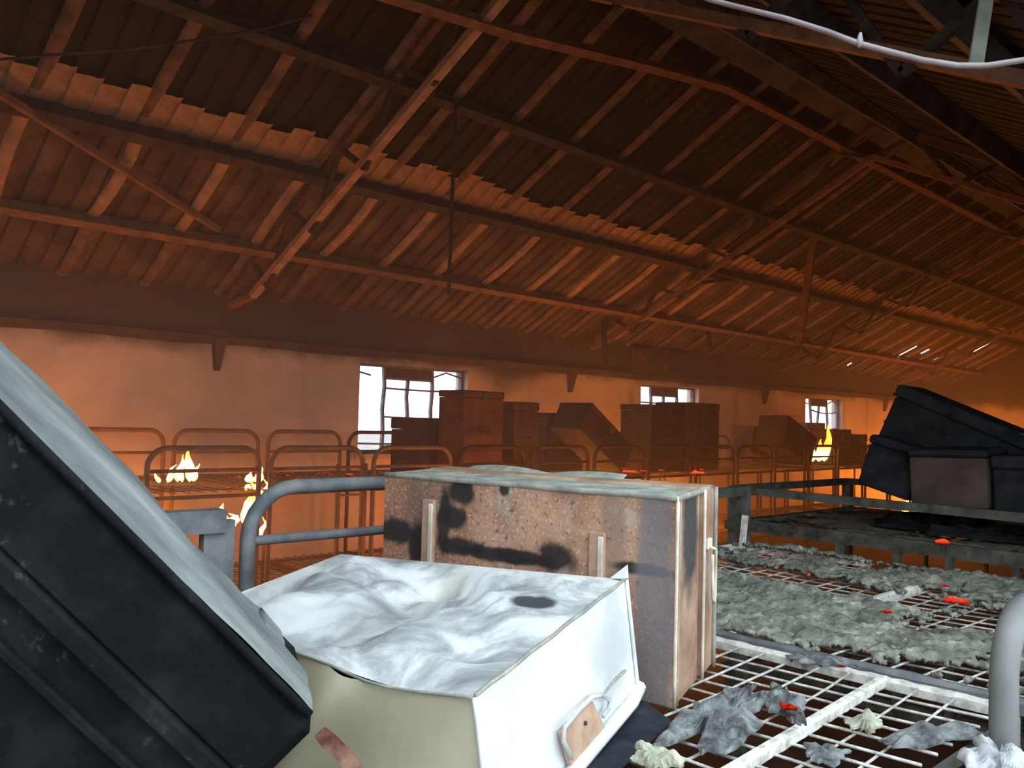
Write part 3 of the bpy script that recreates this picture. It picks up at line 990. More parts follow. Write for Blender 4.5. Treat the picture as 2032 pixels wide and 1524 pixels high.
def lump(name, label, cat, c, sx, sy, sz, mat, seed, rotz=0., n=(48, 20), ragged=.8, group=None):
    """flattened irregular lump resting at c (its base)"""
    mb = MB()
    def fn(u, v):
        a = u * 2 * math.pi; ph = v * math.pi * .5
        d = Vector((math.cos(a), math.sin(a), 0))
        rr = 1 + ragged * noise.noise(Vector((d.x * 1.5, d.y * 1.5, seed))) + ragged * .5 * noise.noise(Vector((d.x * 4, d.y * 4, seed))) + ragged * .35 * noise.noise(Vector((d.x * 9, d.y * 9, seed)))
        r_ = math.cos(ph) * rr
        x = d.x * r_ * sx; y = d.y * r_ * sy
        z = math.sin(ph) ** .7 * sz * (.25 + 1.3 * abs(noise.noise(Vector((x * 24, y * 24, seed)))) + .12 * noise.noise(Vector((x * 90, y * 90, seed))))
        return Vector((x, y, z))
    mb.grid(fn, n[0], n[1])
    k = len(mb.v)
    mb.f.append(tuple(range(n[0]))[::-1])
    mb.v = [Matrix.Rotation(rotz, 3, 'Z') @ v for v in mb.v]
    o = mb.build(name, mat, None, mat == 'ember')
    o.location = c
    if label: tag(o, label, cat, group)
    return o


for px, py, sx, sy, sz, rz_, mt, lab in [
    (1420, 1432, .19, .05, .026, .25, 'char', 'long charred scrap on the wire mesh beside the rusty trunk'),
    (1560, 1402, .11, .035, .03, .6, 'char', 'charred scrap with a glowing spot on the wire mesh'),
    (1640, 1497, .05, .035, .016, .3, 'char', 'small flat grey scrap below the pale cross rail'),
    (1850, 1462, .10, .04, .024, -.5, 'char', 'bluish grey curled scrap near the grey bed pipe'),
    (1720, 1440, .055, .035, .03, .2, 'ash_pale', 'pale yellowish clump of ash beside the curled scrap'),
    (1625, 1313, .075, .04, .02, -1.2, 'char', 'grey scrap stuck over the pale bed rail'),
    (1300, 1508, .05, .035, .03, .9, 'ash_pale', 'pale ash lump beside the dark blue tin'),
    (1985, 1512, .09, .05, .03, .4, 'cloth', 'pale bluish grey rag at the foot of the grey bed pipe')]:
    p = onz(px, py, 1.309)
    lump('charred_scrap' if mt != 'cloth' else 'burnt_rag', lab, 'debris' if mt != 'cloth' else 'rag', p, sx, sy, sz, mt, px * .13, rz_, group='scraps on the near bunk mesh')


def ember(px, py, z, s, lab, plane='z', k=0):
    p = onz(px, py, z) if plane == 'z' else ony(px, py, z)
    lump('ember', lab, 'ember', p, s, s * .7, s * .5, 'ember', px * .37 + k, random.random() * 3, (14, 8), .6, 'glowing embers')


ember(1565, 1404, 1.335, .02, 'glowing ember on the charred scrap on wire mesh')
ember(1670, 1322, 1.318, .012, 'tiny ember at the end of the pale cross rail')
for q in [(1900, 1195, .045), (1605, 1135, .018), (1757, 1215, .02), (1875, 1163, .02), (2022, 1210, .02)]:
    ember(q[0], q[1], 1.345, q[2], 'red ember glowing in the grey green ash of the wide bunk')
ember(1478, 1031, 1.335, .022, 'lone ember between the wide bunk and the bunk behind it')

# bed with the big black boxes
CX0, CX1, CY0, CY1 = 4.55, 6.15, .85, 2.86
bedC = thing('bunk_bed', 'dark bunk bed under the heap of big black trunks', 'bed', (CX0, CY0, 0))
oc = Vector((CX0, CY0, 0))
Cc = lambda mb, nm, mat, smooth=False: A(mb, nm, mat, smooth, bedC, oc)
for z in (1.30, .45):
    Cc(MB().bar((CX0, CY0, z), (CX0 + .1, CY1, z), .04, .07), 'side_rail', 'bed_dark')
    Cc(MB().bar((CX1, CY0, z), (CX1, CY1, z), .04, .06), 'side_rail', 'bed_dark')
    Cc(MB().bar((CX0, CY1, z), (CX1, CY1, z), .04, .05), 'end_rail', 'bed_dark')
    Cc(MB().bar((CX0, CY0, z), (CX1, CY0, z), .04, .05), 'end_rail', 'bed_dark')
    g = Cc(wire_grid(CX0, CX1, CY0, CY1, z, .085, .007), 'wire_mesh', 'wire_dark'); g['kind'] = 'stuff'
for x, y, zt in ((CX0 + .08, CY1, 1.53), (CX1, CY1, 1.53), (CX0, CY0, 1.53), (CX1, CY0, 1.53)):
    Cc(MB().bar((x, y, 0), (x, y, zt), .06, .06), 'post', 'bed_dark')
Cc(MB().bar((CX0 + .08, CY1, 1.515), (CX1, CY1, 1.515), .035, .045), 'top_rail', 'bed_dark')
Cc(MB().bar((CX0 + .08, CY1, 1.51), (CX0, CY0, 1.50), .035, .045), 'guard_rail', 'bed_dark')
Cc(MB().bar((CX1, CY1, 1.515), (CX1, CY0, 1.515), .035, .045), 'guard_rail', 'bed_dark')
for y in (2.17, 1.86, 1.6, 1.3):
    Cc(MB().bar((CX0 + .03, y, .45), (CX0 + .03, y, 1.28), .03, .05), 'strut', 'bed_dark')
mb = MB()
mb.grid(lambda u, v: Vector((CX0 + .06 + (CX1 - CX0 - .12) * u, CY0 + .05 + (CY1 - CY0 - .1) * v, 1.322 + .016 * max(0, ash_h(u * 1.6 + 9, v * 2) + .2))), 60, 70,
        lambda u, v: ash_h(u * 1.6 + 9, v * 2) > -.12)
tag(mb.build('ash_layer', 'ash', None, True), 'thin dark ash lying on the bunk under the black trunks', 'ash', kind='stuff')
ember(1872, 1078, 1.335, .05, 'ember in the ash before the black trunks')
# two more bunks of the near row, farther along the hall
far_proto = thing('bunk_bed', 'far bunk bed in the row behind the black trunks', 'bed', (7.6, .95, 0), 'far bunks of the near row')
bunk_parts(far_proto, 1.5, 1.9, 1.30, 1.6, 1.6, 'bed_dark', 'wire_dark', .022)
for x in (10., 12.4, 14.8):
    c = copy_tree(far_proto); c.location = (x, .95, 0)


# ------------------------------------------------------------------ trunks and boxes
def axes(l, h):
    l = Vector(l).normalized(); h = Vector(h); h = (h - l * h.dot(l)).normalized()
    return l, h


def trunk(name, label, cat, corner, R, sx, sy, sz, mat, lid_frac=.22, handle='y0', group=None, lidmat=None, latch=True):
    """corner-based box in frame R: x, y, z; body + overlapping lid + handle(s) + hasp"""
    o = thing(name, label, cat, corner, group, R)
    zl = sz * (1 - lid_frac)
    MB().bbox((.006, .006, 0), (sx - .006, sy - .006, zl), .008).build('body', mat, o)
    lid = MB().bbox((0, 0, zl + .002), (sx, sy, sz), .012).build('lid', lidmat or mat, o)
    hh = zl * .72
    for yy, sg in ((0, -1), (sy, 1)):
        MB().tube([(sx * .36, yy + sg * .0, hh), (sx * .38, yy + sg * .03, hh - .04), (sx * .62, yy + sg * .03, hh - .04), (sx * .64, yy, hh)], .007, 6).build('handle', 'handle', o, True)
    if latch:
        MB().box((-.008, sy * .45, zl - .06), (.004, sy * .55, zl + .04)).build('hasp', 'handle', lid)
    return o


def frame_z(rz, tilt_x=0., tilt_y=0.):
    return Matrix.Rotation(rz, 3, 'Z') @ Matrix.Rotation(tilt_y, 3, 'Y') @ Matrix.Rotation(tilt_x, 3, 'X')


# --- the big rusty trunk standing on its long side: x = depth (away), y = along the face towards the camera's right, z up
f0 = onz(1345, 985, 1.747); f1 = onz(765, 938, 1.747)
fdir = Vector((f0.x - f1.x, f0.y - f1.y, 0)); fw = fdir.length; fdir.normalize()
dep = Vector((0, 0, 1)).cross(fdir)                 # away from the camera
if dep.x < 0: dep = -dep
org = Vector((f1.x, f1.y, 1.303))
Rt = Matrix((dep, fdir, Vector((0, 0, 1)))).transposed()
# frame must be right handed: mirror by hand otherwise
rt = thing('footlocker', 'large rusty metal trunk standing on its side with black burn marks', 'trunk', org)
HT = .444; DP = .36
Ml = Matrix((dep, fdir, Vector((0, 0, 1)))).transposed()


def T(mb, nm, mat, parent=rt, smooth=False):
    """vertices given in trunk space (depth, along face, up); object space stays trunk space"""
    o = bpy.data.objects.new(nm, None)
    for v in mb.v:
        v.y -= v.x * .22
    me = mb.data(nm, mat, smooth)
    if Ml.determinant() < 0:
        me.flip_normals()
    bpy.data.objects.remove(o)
    o = bpy.data.objects.new(nm, me); COL.objects.link(o)
    o.parent = parent
    return o


# the parent carries the (possibly mirrored) frame so that materials can use object space
mm = Ml.to_4x4(); mm.translation = org
rt.matrix_world = mm


def plate(fn, nu, nv):
    return MB().grid(fn, nu, nv)


# front panel with slight dents, faces the camera (depth 0)
def dent(y, z):
    return .006 * noise.noise(Vector((y * 5, z * 6, 3))) + .004 * math.sin(y * 9) * math.sin(z * 7)


T(plate(lambda u, v: Vector((dent(u * fw, v * HT) * min(1, 8 * min(u, 1 - u, v, 1 - v)), u * fw, v * HT)), 36, 18), 'front_panel', 'rust_trunk', smooth=True)
T(MB().box((.022, .004, 0), (DP * .62, fw - .002, HT - .006)), 'body', 'rust_end')
T(MB().box((.0, fw - .004, 0), (.03, fw - .001, HT - .006)), 'corner_fold', 'rust_end')
# top face with ash, a little dished, far edge curled up
def topf(u, v):
    x = v * DP
    return Vector((x, u * fw, HT + .004 * noise.noise(Vector((u * 7, v * 4, 1))) + (.008 * max(0, v - .75) * 4 * abs(math.sin(u * 7.5 + .6)) if .15 < u < .85 else 0)))


T(plate(topf, 40, 10), 'top_panel', 'rust_top', smooth=True)
T(MB().tube([(0 + .003 * math.sin(k), fw * k / 16, HT - .004) for k in range(17)], .0075, 6), 'rim', 'grey_rim', smooth=True)
T(MB().tube([(.002, fw, HT * k / 8) for k in range(9)], .0045, 6), 'rim', 'pale_rim', smooth=True)
T(MB().tube([(.012 + .003, fw + .001, HT * k / 8) for k in range(9)], .005, 6), 'rim', 'rust_end', smooth=True)
T(MB().tube([(DP * k / 6, fw, HT - .004) for k in range(7)], .008, 6), 'rim', 'grey_rim', smooth=True)
# lid: the rear third, slightly larger, with a lip
ld = T(MB().bbox((DP * .64, -.006, -.0), (DP, fw + .008, HT + .004), .008), 'lid', 'rust_end')
T(MB().tube([(DP * .64, fw + .01, HT * k / 8) for k in range(9)], .0042, 6), 'lip', 'pale_rim', ld, True)
T(MB().tube([(DP * .97, fw + .012, HT * k / 8) for k in range(9)], .006, 6), 'lip', 'grey_rim', ld, True)
# curled-up sheet along the far top edge
T(plate(lambda u, v: Vector((DP * (.9 + .12 * v) - .02 * math.sin(u * 3), fw * (.10 + .62 * u), HT + .002 + .014 * v * (.25 + abs(math.sin(u * 5.2 + .3)) * .9))), 30, 3), 'curled_edge', 'rust_top', ld, True)
# vertical hasp straps on the face
for yy, zt, zb in ((.17, .385, .10), (.68, .352, .10)):
    st_ = T(MB().bbox((-.016, yy - .022, zb), (.002, yy + .022, zt), .004), 'strap', 'rust_end')
    T(MB().bbox((-.020, yy + .004, zb), (-.012, yy + .018, zt - .01), .002), 'strap_edge', 'pale_rim', st_)
# wire loop on the end panel
hx = DP * .75
hl = T(MB().tube([(hx - .015, fw + .010, .31), (hx - .014, fw + .026, .305), (hx + .012, fw + .028, .30), (hx + .014, fw + .028, .19),
                  (hx + .004, fw + .028, .175), (hx - .014, fw + .028, .185), (hx - .016, fw + .026, .29)], .0045, 6), 'handle', 'pale_rim', smooth=True)
T(MB().bbox((hx - .022, fw + .006, .30), (hx + .02, fw + .018, .325), .003), 'handle_bracket', 'pale_rim', hl)

# --- crumpled white trunk: a = away along the bed, b = towards the window wall, c = up
Rp = ond(1240, 1150, 1)
rr_ = ray(1240, 1150)
tR = 1.38 / rr_.x
PR = Vector((1.38, rr_.y * tR, CAM_Z + rr_.z * tR))
va = Vector((.941, .316, .120)).normalized()
vbt = Vector((-.113, .992, -.062)); vb = (vbt - va * vbt.dot(va)).normalized()
vc = va.cross(vb)
LA, LB, LC = .605, .90, .232
PN = PR - va * LA
Rw = Matrix((va, vb, vc)).transposed()
SHB = Vector((vbt.dot(va), vbt.dot(vb), 0))


class WB(MB):
    def build(s, *a, **k):
        s.v = [Vector((v.x + SHB.x * v.y, v.y * SHB.y, v.z)) for v in s.v]
        return MB.build(s, *a, **k)


wt = thing('footlocker', 'crumpled white metal trunk with a brown hasp plate on its end', 'trunk', PN, None, Rw)


def foldh(x, y):
    s, r = x / LA, y / LB
    edge = min(1, 7 * min(s, 1 - s)) * min(1, 7 * min(r, 1 - r))
    h = .016 * noise.noise(Vector((x * 5, y * 4.2, 4))) + .003 * noise.noise(Vector((x * 13, y * 9, 8)))
    # long ridges running across the lid
    h += .008 * math.exp(-((r - .62 - .12 * math.sin(s * 4)) / .055) ** 2) * (1 - .5 * s)
    h -= .022 * math.exp(-((r - .40 - .22 * (s - .5)) / .10) ** 2)
    h += .012 * math.exp(-((r - .2 - .1 * math.sin(s * 5)) / .08) ** 2)
    h -= .03 * math.exp(-((s - .85) / .12) ** 2 - ((r - .45) / .25) ** 2)
    h -= .006 * abs(math.sin(r * 7 + s * 4))
    tri = lambda d, w_: max(0., 1 - abs(d) / w_)
    h += .022 * tri(r - .70 - .16 * s, .13) - .020 * tri(r - .50 - .05 * s, .10) + .016 * tri(r - .27 + .12 * (s - .5), .10)
    h -= .016 * tri(s - .62 - .3 * (r - .5), .10) * (r > .2) + .010 * tri(s - .25 + .25 * r, .07)
    q = Vector((x * 7 + y * 2, y * 6 - x * 3, 2.2))
    h += .011 * (1 - abs(noise.noise(q * .62)) * 2.6) + .0025 * (1 - 2 * abs(noise.noise(q * 1.9))) + .0008 * noise.noise(q * 7)
    return h * edge


def edge_drop(r):          # sagging front edge of the lid (towards the black trunk)
    return -.012 * math.sin(r * 9) - .03 * max(0, r - .45)


WB().grid(lambda u, v: Vector((u * LA, v * LB, foldh(u * LA, v * LB) + (1 - u) ** 4 * edge_drop(v))), 110, 150).build('lid', 'white_lid', wt, True)
end = WB().grid(lambda u, v: Vector((u * LA, .006 * math.sin(u * 7) * math.sin(v * 3) * (1 if 0 < u < 1 else 0), -LC * v)), 16, 8).build('end_panel', 'white_end', wt, True)


def crease(r, v):
    return 1.5 * (.030 * math.exp(-((r - .30 - .25 * v) / .05) ** 2) - .035 * math.exp(-((r - .55 - .1 * v) / .07) ** 2) * (1 - .3 * v)
            + .02 * math.exp(-((r - .78 + .15 * v) / .05) ** 2)) * math.sin(min(1, v * 1.5 + .25) * math.pi * .5)


WB().grid(lambda u, v: Vector((-crease(u, v), u * LB, edge_drop(u) * (1 - v) - LC * v)), 60, 14).build('side_panel', 'beige', wt, True)
WB().grid(lambda u, v: Vector((u * LA, v * LB, -LC * (1 - .45 * v * u))), 2, 6).build('bottom_panel', 'beige', wt)
WB().grid(lambda u, v: Vector((LA, u * LB, -LC * v * (1 - .45 * u))), 8, 3).build('side_panel', 'white_end', wt)
WB().grid(lambda u, v: Vector((u * LA, LB, -LC * v * (1 - .45 * u))), 8, 3).build('end_panel', 'beige', wt)
# folded seams
WB().tube([Vector((LA * k / 14, -.002, .002 + .0012 * math.sin(k * 1.9))) for k in range(15)], .0032, 6).build('seam', 'grey_rim', wt, True)
WB().tube([Vector((LA + .0, -.004, -LC * k / 8)) for k in range(9)], .0045, 6).build('seam', 'white_end', wt, True)
WB().tube([Vector((-.002, -.002, -LC * k / 8)) for k in range(9)], .005, 6).build('seam', 'white_end', wt, True)
WB().tube([Vector((-.006 + .004 * math.sin(k), LB * k / 20, edge_drop(k / 20) + .001)) for k in range(21)], .0026, 5).build('seam', 'grey_rim', wt, True)
# curled bottom lip with rounded corner
WB().tube([Vector((LA * k / 12, -.012, -LC + .004)) for k in range(12)] + [Vector((LA + .008, -.006, -LC + .008)), Vector((LA + .012, .02, -LC + .012))], .013, 8).build('bottom_lip', 'white_end', wt, True)
WB().add([(LA - .012, -.004, .004), (LA + .012, -.004, .0), (LA + .006, -.008, .03), (LA - .01, .03, .004)], [(0, 1, 2), (0, 2, 3), (1, 3, 2)]).build('bent_corner', 'white_end', wt)
# hasp plate and hasp wire on the end: positions taken along the end panel


NE = va.cross(vc)


def on_end(px, py):
    r = ray(px, py); o_c = Vector((0, 0, CAM_Z))
    tt = (PN - o_c).dot(NE) / r.dot(NE)
    q = o_c + r * tt - PN
    return Vector((q.dot(va), 0, q.dot(vc)))


pl_px = [(1103, 1452), (1165, 1390), (1192, 1448), (1122, 1520)]
q4 = [on_end(*p) for p in pl_px]
mb = WB()
mb.add([q + Vector((0, -.004, 0)) for q in q4] + [q + Vector((0, -.013, 0)) for q in q4],
       [(0, 1, 2, 3), (7, 6, 5, 4), (0, 4, 5, 1), (1, 5, 6, 2), (2, 6, 7, 3), (3, 7, 4, 0)])
hp = mb.build('hasp_plate', 'brown_plate', wt)
WB().tube([on_end(*p) + Vector((0, -.018, 0)) for p in [(1118, 1500), (1101, 1466), (1103, 1440), (1128, 1410), (1158, 1380), (1178, 1376), (1194, 1386), (1192, 1402), (1180, 1418)]], .0042, 6).build('hasp_wire', 'hasp_wire', hp, True)
WB().tube([on_end(*p) + Vector((0, -.006, 0)) for p in [(1190, 1378), (1212, 1352), (1236, 1330)]], .0028, 5).build('scratch_rod', 'grey_rim', hp, True)
WB().tube([on_end(1148, 1432) + Vector((0, -.012, 0)), on_end(1148, 1432) + Vector((0, -.017, 0))], .004, 8).build('rivet', 'handle', hp)

# --- flattened dark tin under it
b0 = PR - vc * LC
b1 = b0 - va * .30
mb = MB()
lowz = 1.312
top4 = [b1 - vb * .0, b0 + va * .015 - vb * .004, b0 + va * .015 + vb * .12, b1 + vb * .12]
top4 = [q - vc * .022 for q in top4]
bot4 = [Vector((q.x, q.y - (.075 if k < 2 else 0), lowz)) for k, q in enumerate(top4)]
mb.add(top4 + bot4, [(0, 1, 2, 3), (7, 6, 5, 4), (0, 4, 5, 1), (1, 5, 6, 2), (2, 6, 7, 3), (3, 7, 4, 0)])
o = mb.build('tin_box', 'dark_blue', None, False, tuple(bot4[0]))
tag(o, 'flattened dark blue tin box squeezed under the white trunk', 'box')

# --- black trunk leaning in the near left corner
P0 = ond(0, 797, .9); P1 = ond(618, 1413, 1.0)
ve = (P1 - P0).normalized()
vh = Vector((.4265, .904, .030)); vh = (vh - ve * vh.dot(ve)).normalized()
vd = ve.cross(vh)
if vd.z > 0: vd = -vd                     # down the big dark face
LEN = (P1 - P0).length + .34
PB = P1 - ve * LEN
det = Matrix((ve, vh, vd)).transposed()
bt = thing('footlocker', 'black sooted trunk leaning on its edge with a dusty grey lid', 'trunk', PB)
mm = det.to_4x4(); mm.translation = PB; bt.matrix_world = mm
TW, TD, LIDH = .30, .42, .115
MB().grid(lambda u, v: Vector((u * LEN - .035 * (u > .93) * (v > .5), v * TW * (1 - .10 * max(0, u - .8) * 5 * v), -.004 * math.sin(u * 9 + v * 4) - .010 * math.sin(v * math.pi) - .006 * noise.noise(Vector((u * 9, v * 4, 3))))), 40, 10).build('lid_top', 'dusty_lid', bt, True)
lid = MB().bbox((0, 0, .004), (LEN + .022, TW, LIDH), .016).build('lid', 'black_trunk', bt)
MB().tube([(LEN * k / 20, -.003 + .003 * noise.noise(Vector((k * .7, 0, 0))), .003) for k in range(21)], .006, 6).build('lid_edge', 'black_trunk', lid, True)
MB().bbox((0, -.012, LIDH - .012), (LEN + .045, .01, LIDH + .012), .004).build('lid_bead', 'black_trunk', lid)
MB().bbox((0, -.008, LIDH + .05), (LEN, .012, LIDH + .062), .003).build('body_bead', 'black_trunk', bt)
MB().bbox((.01, .008, LIDH), (LEN + .05, TW - .008, TD), .006).build('body', 'black_trunk', bt)
MB().bbox((LEN + .046, TW * .35, LIDH + .05), (LEN + .062, TW * .65, LIDH + .16), .004).build('end_bracket', 'black_trunk', bt)
bti = bt.matrix_world.inverted()
rows_ = []
for px, py, wpx, d in [(634, 1450, 26, 1.0), (652, 1468, 34, 1.01), (674, 1488, 30, 1.015), (694, 1508, 34, 1.02), (716, 1545, 26, 1.02)]:
    rows_.append([ond(px - wpx * .35, py + wpx * .35, d), ond(px + wpx * .4, py - wpx * .3, d + .012)])
mb = MB()
for r_ in rows_:
    mb.v += [bti @ q for q in r_]
for r_ in rows_:
    mb.v += [bti @ (q - fwd * .004) for q in r_]
n_ = len(rows_)
for k in range(n_ - 1):
    mb.f += [(2 * k, 2 * k + 1, 2 * k + 3, 2 * k + 2), (2 * (k + n_), 2 * (k + n_) + 2, 2 * (k + n_) + 3, 2 * (k + n_) + 1)]
mb.build('torn_strip', 'rag', bt)['label'] = 'torn reddish brown strip at the lower corner'

# --- heap of black boxes on the bunk behind
la, ha = axes((-.04, -.92, -.39), (0, .48, -.875))
wa = la.cross(ha)
if wa.x < 0: wa = -wa
pA = onx(1776, 786, 5.2)
big = thing('footlocker', 'big black trunk lying tilted on top of the heap of boxes', 'trunk', pA)
mm = Matrix((la, ha, wa)).transposed().to_4x4(); mm.translation = pA; big.matrix_world = mm
MB().bbox((0, 0, 0), (1.0, .40, .33), .012).build('body', 'crate_black', big)
bl = MB().bbox((-.01, -.075, -.01), (1.01, -.002, .34), .012).build('lid', 'crate_black', big)
MB().tube([(-.012, -.01, .335 * k / 6) for k in range(7)], .008, 6).build('lip', 'crate_black', bl, True)
MB().tube([(-.01, .16, .1), (-.04, .18, .1), (-.04, .18, .22), (-.01, .16, .22)], .008, 6).build('handle', 'handle', big, True)
MB().bbox((.7, -.082, .0), (.78, -.07, .33), .003).build('strap', 'crate_mud', bl)


def fbox(name, label, corner, ex, ey, ez, mat, lidf=.2, group=None, lidmat=None, cat='box', plain=False):
    """box spanned by three edge vectors from a corner, ez is up: body, lid and handle"""
    o = thing(name, label, cat, corner, group)
    ex, ey, ez = Vector(ex), Vector(ey), Vector(ez)
    mm = Matrix((ex.normalized(), ey.normalized(), ez.normalized())).transposed().to_4x4(); mm.translation = corner
    o.matrix_world = mm
    a, b, c = ex.length, ey.length, ez.length
    MB().bbox((.008, .008, 0), (a - .008, b - .008, c * (1 - lidf)), .008).build('body', mat, o)
    l = MB().bbox((0, 0, c * (1 - lidf) + .003), (a, b, c), .012).build('lid', lidmat or mat, o)
    if plain:
        return o
    MB().tube([(a * .38, 0.004, c * .52), (a * .4, -.022, c * .5), (a * .6, -.022, c * .5), (a * .62, .004, c * .52)], .007, 6).build('handle', 'handle', o, True)
    MB().bbox((a * .47, -.006, c * (1 - lidf) - .05), (a * .53, .006, c * (1 - lidf) + .03), .002).build('hasp', 'handle', l)
    return o


# lower left black box (its outline leans), brown-faced box, and a black box at the right end of the heap
q0 = onx(1697, 958, 4.74); q1 = onx(1800, 1000, 4.74); q2 = onx(1716, 858, 4.74)
fbox('footlocker', 'smaller black trunk propped below the big tilted trunk', q0, q1 - q0, (.30, .02, .02), q2 - q0, 'crate_black', .18, cat='trunk', plain=True)
q0 = onx(1803, 1003, 4.70); q1 = onx(1962, 1005, 4.70); q2 = onx(1806, 892, 4.70)
fbox('footlocker', 'mud brown trunk in the heap beside the propped black one', q0, q1 - q0, (.36, 0, 0), q2 - q0, 'crate_mud', .14, lidmat='crate_black', cat='trunk', plain=True)
q0 = onx(1968, 1040, 4.72); q1 = onx(2190, 1050, 4.72); q2 = onx(1968, 905, 4.72)
fbox('footlocker', 'black trunk at the far side of the mud brown trunk', q0, q1 - q0, (.36, 0, 0), q2 - q0, 'crate_black', .2, cat='trunk', plain=True)
# collapsed bedding under the heap
lump('burnt_bedding', 'collapsed black burnt bedding under the heap of trunks', 'bedding', (5.33, 1.6, 1.342), .5, .6, .10, 'crate_black', 5.5, 0, (40, 16), .3)

# --- boxes on the window-wall bunks: from pixel outlines at the row's own distance
BZ = 1.312


def rowbox(name, label, px0, px1, pyt, Y, dep_, mat, lidf=.16, skew=0., lidmat=None):
    a = ony(px0, pyt, Y); b = ony(px1, pyt, Y)
    h = (a.z + b.z) / 2 - BZ
    return fbox(name, label, Vector((a.x, Y, BZ)), (b.x - a.x, skew, 0), (-skew * dep_ * .8, dep_, 0), (0, 0, h), mat, lidf, 'boxes on the window wall bunks', lidmat)


rowbox('storage_box', 'low dark box standing against the first window', 828, 930, 831, 6.75, .45, 'crate_dark', .2)
rowbox('storage_box', 'tall brown box with a rust red front beside the low dark box', 922, 1012, 776, 6.32, .36, 'crate_rust', .08, .1, 'crate_brown')
rowbox('storage_box', 'narrow dark brown box next to the tall rust red one', 1021, 1072, 798, 6.5, .4, 'crate_brown', .12)
rowbox('storage_box', 'square dark box in front of the tilted black box', 1086, 1160, 820, 6.88, .42, 'crate_dark', .2)
# tilted black box: corner up
c0 = ony(1176, 798, 6.3)
ez = (ony(1256, 884, 6.3) - c0); ln_ = ez.length
exd = ez.normalized()
nd = Vector((-exd.z, 0, exd.x)); nd = nd if nd.z < 0 else -nd
sd_ = ((c0 + exd * ln_ * 1.05).z - 1.318) / -nd.z
bx = c0 + nd * sd_
fbox('storage_box', 'black box tipped up on its corner, sloping towards second window', bx, exd * ln_ * 1.05, (0, .5, 0), -nd * sd_, 'crate_dark', .18, 'boxes on the window wall bunks')
rowbox('storage_box', 'twin dark box before the second window, next to the tipped black box', 1294, 1361.5, 804, 6.32, .5, 'crate_dark', .1)
rowbox('storage_box', 'twin dark brown box before the second window, next to the grey panel', 1363, 1430, 800, 6.32, .5, 'crate_brown', .1)


def tipped(label, apex, rgt, Y, side, mat, lidmat=None, dep_=.5):
    c0 = ony(apex[0], apex[1], Y); e = ony(rgt[0], rgt[1], Y) - c0
    d = e.normalized(); nn = Vector((-d.z, 0, d.x)); nn = nn if nn.z < 0 else -nn
    side = min(side, ((c0 + e).z - 1.318) / -nn.z)
    return fbox('storage_box', label, c0 + nn * side, e, (0, dep_, 0), -nn * side, mat, .2, 'boxes on the window wall bunks', lidmat)


tipped('dark box tipped over beside the panel for its lit face', (1497, 845), (1560, 872), 6.8, .5, 'crate_brown', None, .4)
# pale panel standing for the lit face of the tipped box
g0 = ony(1447, 912, 6.3); g1 = ony(1478, 912, 6.3); g2 = ony(1490, 844, 6.38); g3 = ony(1450, 882, 6.33)
mb = MB()
qs = [g0, g1, g2 + Vector((.02, 0, 0)), g2 - Vector((.06, 0, 0)), g3]
mb.add(qs + [q + Vector((.02, .03, 0)) for q in qs], [(0, 1, 2, 3, 4), (9, 8, 7, 6, 5)] + [(i, i + 5, (i + 1) % 5 + 5, (i + 1) % 5) for i in range(5)])
o = mb.build('lit_face_panel', 'crate_grey', None, False, tuple(g0))
tag(o, 'pale grey panel standing for the lit face of the tipped box', 'panel')
tipped('dark box standing on its corner like a roof beside the small fire', (1567, 824), (1622, 868), 6.27, .72, 'crate_dark')
rowbox('storage_box', 'small tan box lit by the far fire behind the roof shaped box', 1549, 1590, 824, 7.0, .35, 'crate_tan', .2)
rowbox('storage_box', 'tan box in full firelight just above the far flames', 1601, 1638, 839, 7.05, .35, 'crate_tan', .2)
rowbox('storage_box', 'low dark box beyond the far flames', 1652, 1690, 852, 6.4, .4, 'crate_dark', .25)
rowbox('storage_box', 'farthest dark box half hidden by the heap of black trunks', 1694, 1722, 862, 6.4, .4, 'crate_dark', .25)

# ------------------------------------------------------------------ fire
def tongue(mb, base, h, r, seed, lean=(0, 0), n=8, seg=9):
    pts = []; rs = []
    for k in range(seg + 1):
        t_ = k / seg
        w1 = noise.noise(Vector((seed, t_ * 2.2, 0))) * r * 1.6 * t_
        w2 = noise.noise(Vector((seed + 9, t_ * 2.2, 0))) * r * 1.6 * t_
        pts.append(Vector(base) + Vector((w1 + lean[0] * t_, w2 + lean[1] * t_, h * t_)))
        rs.append(max(.002, r * (math.sin(math.pi * (t_ ** .62) * .98 + .06)) * (1 - .35 * t_)))
    mb.tube(pts, rs, n)


def flame(label, p, tongues, mat='flame', group='visible flames'):
    mb = MB()
    for dx, dy, h, r, lx in tongues:
        tongue(mb, (dx, dy, 0), h, r, p[0] * 7 + dx * 31 + h * 5, (lx, 0))
    o = mb.build('flame', mat, None, True)
    o.location = p
    tag(o, label, 'flame', group)
    return o


flame('small forked flame on the top bunk beside the taller flame', ony(332, 957, 6.9), [(0, 0, .14, .028, .06), (.09, .02, .22, .035, .03), (-.06, .0, .08, .02, -.05)])
flame('tall yellow flame on the top bunk of the burning bed', ony(376, 956, 6.8), [(0, 0, .28, .045, -.01), (.04, .02, .14, .03, .03), (-.06, 0, .16, .02, -.02)])
flame('bright column of flame beside the post of the burning bed', ony(493, 1040, 6.4), [(0, 0, .36, .06, .06), (.05, 0, .30, .05, .02), (-.03, 0, .2, .04, 0)])
flame('little flame licking the mesh above the flame column', ony(492, 957, 6.4), [(0, 0, .08, .035, .02), (.1, 0, .12, .025, .02), (.07, 0, .06, .03, 0)])
flame('drip of fire below the top rail, above the flame column tip', ony(492, 970, 6.38), [(0, 0, .035, .03, 0)])
flame('drip of fire below the top rail, close to the bed post', ony(508, 970, 6.38), [(0, 0, .04, .03, 0)])
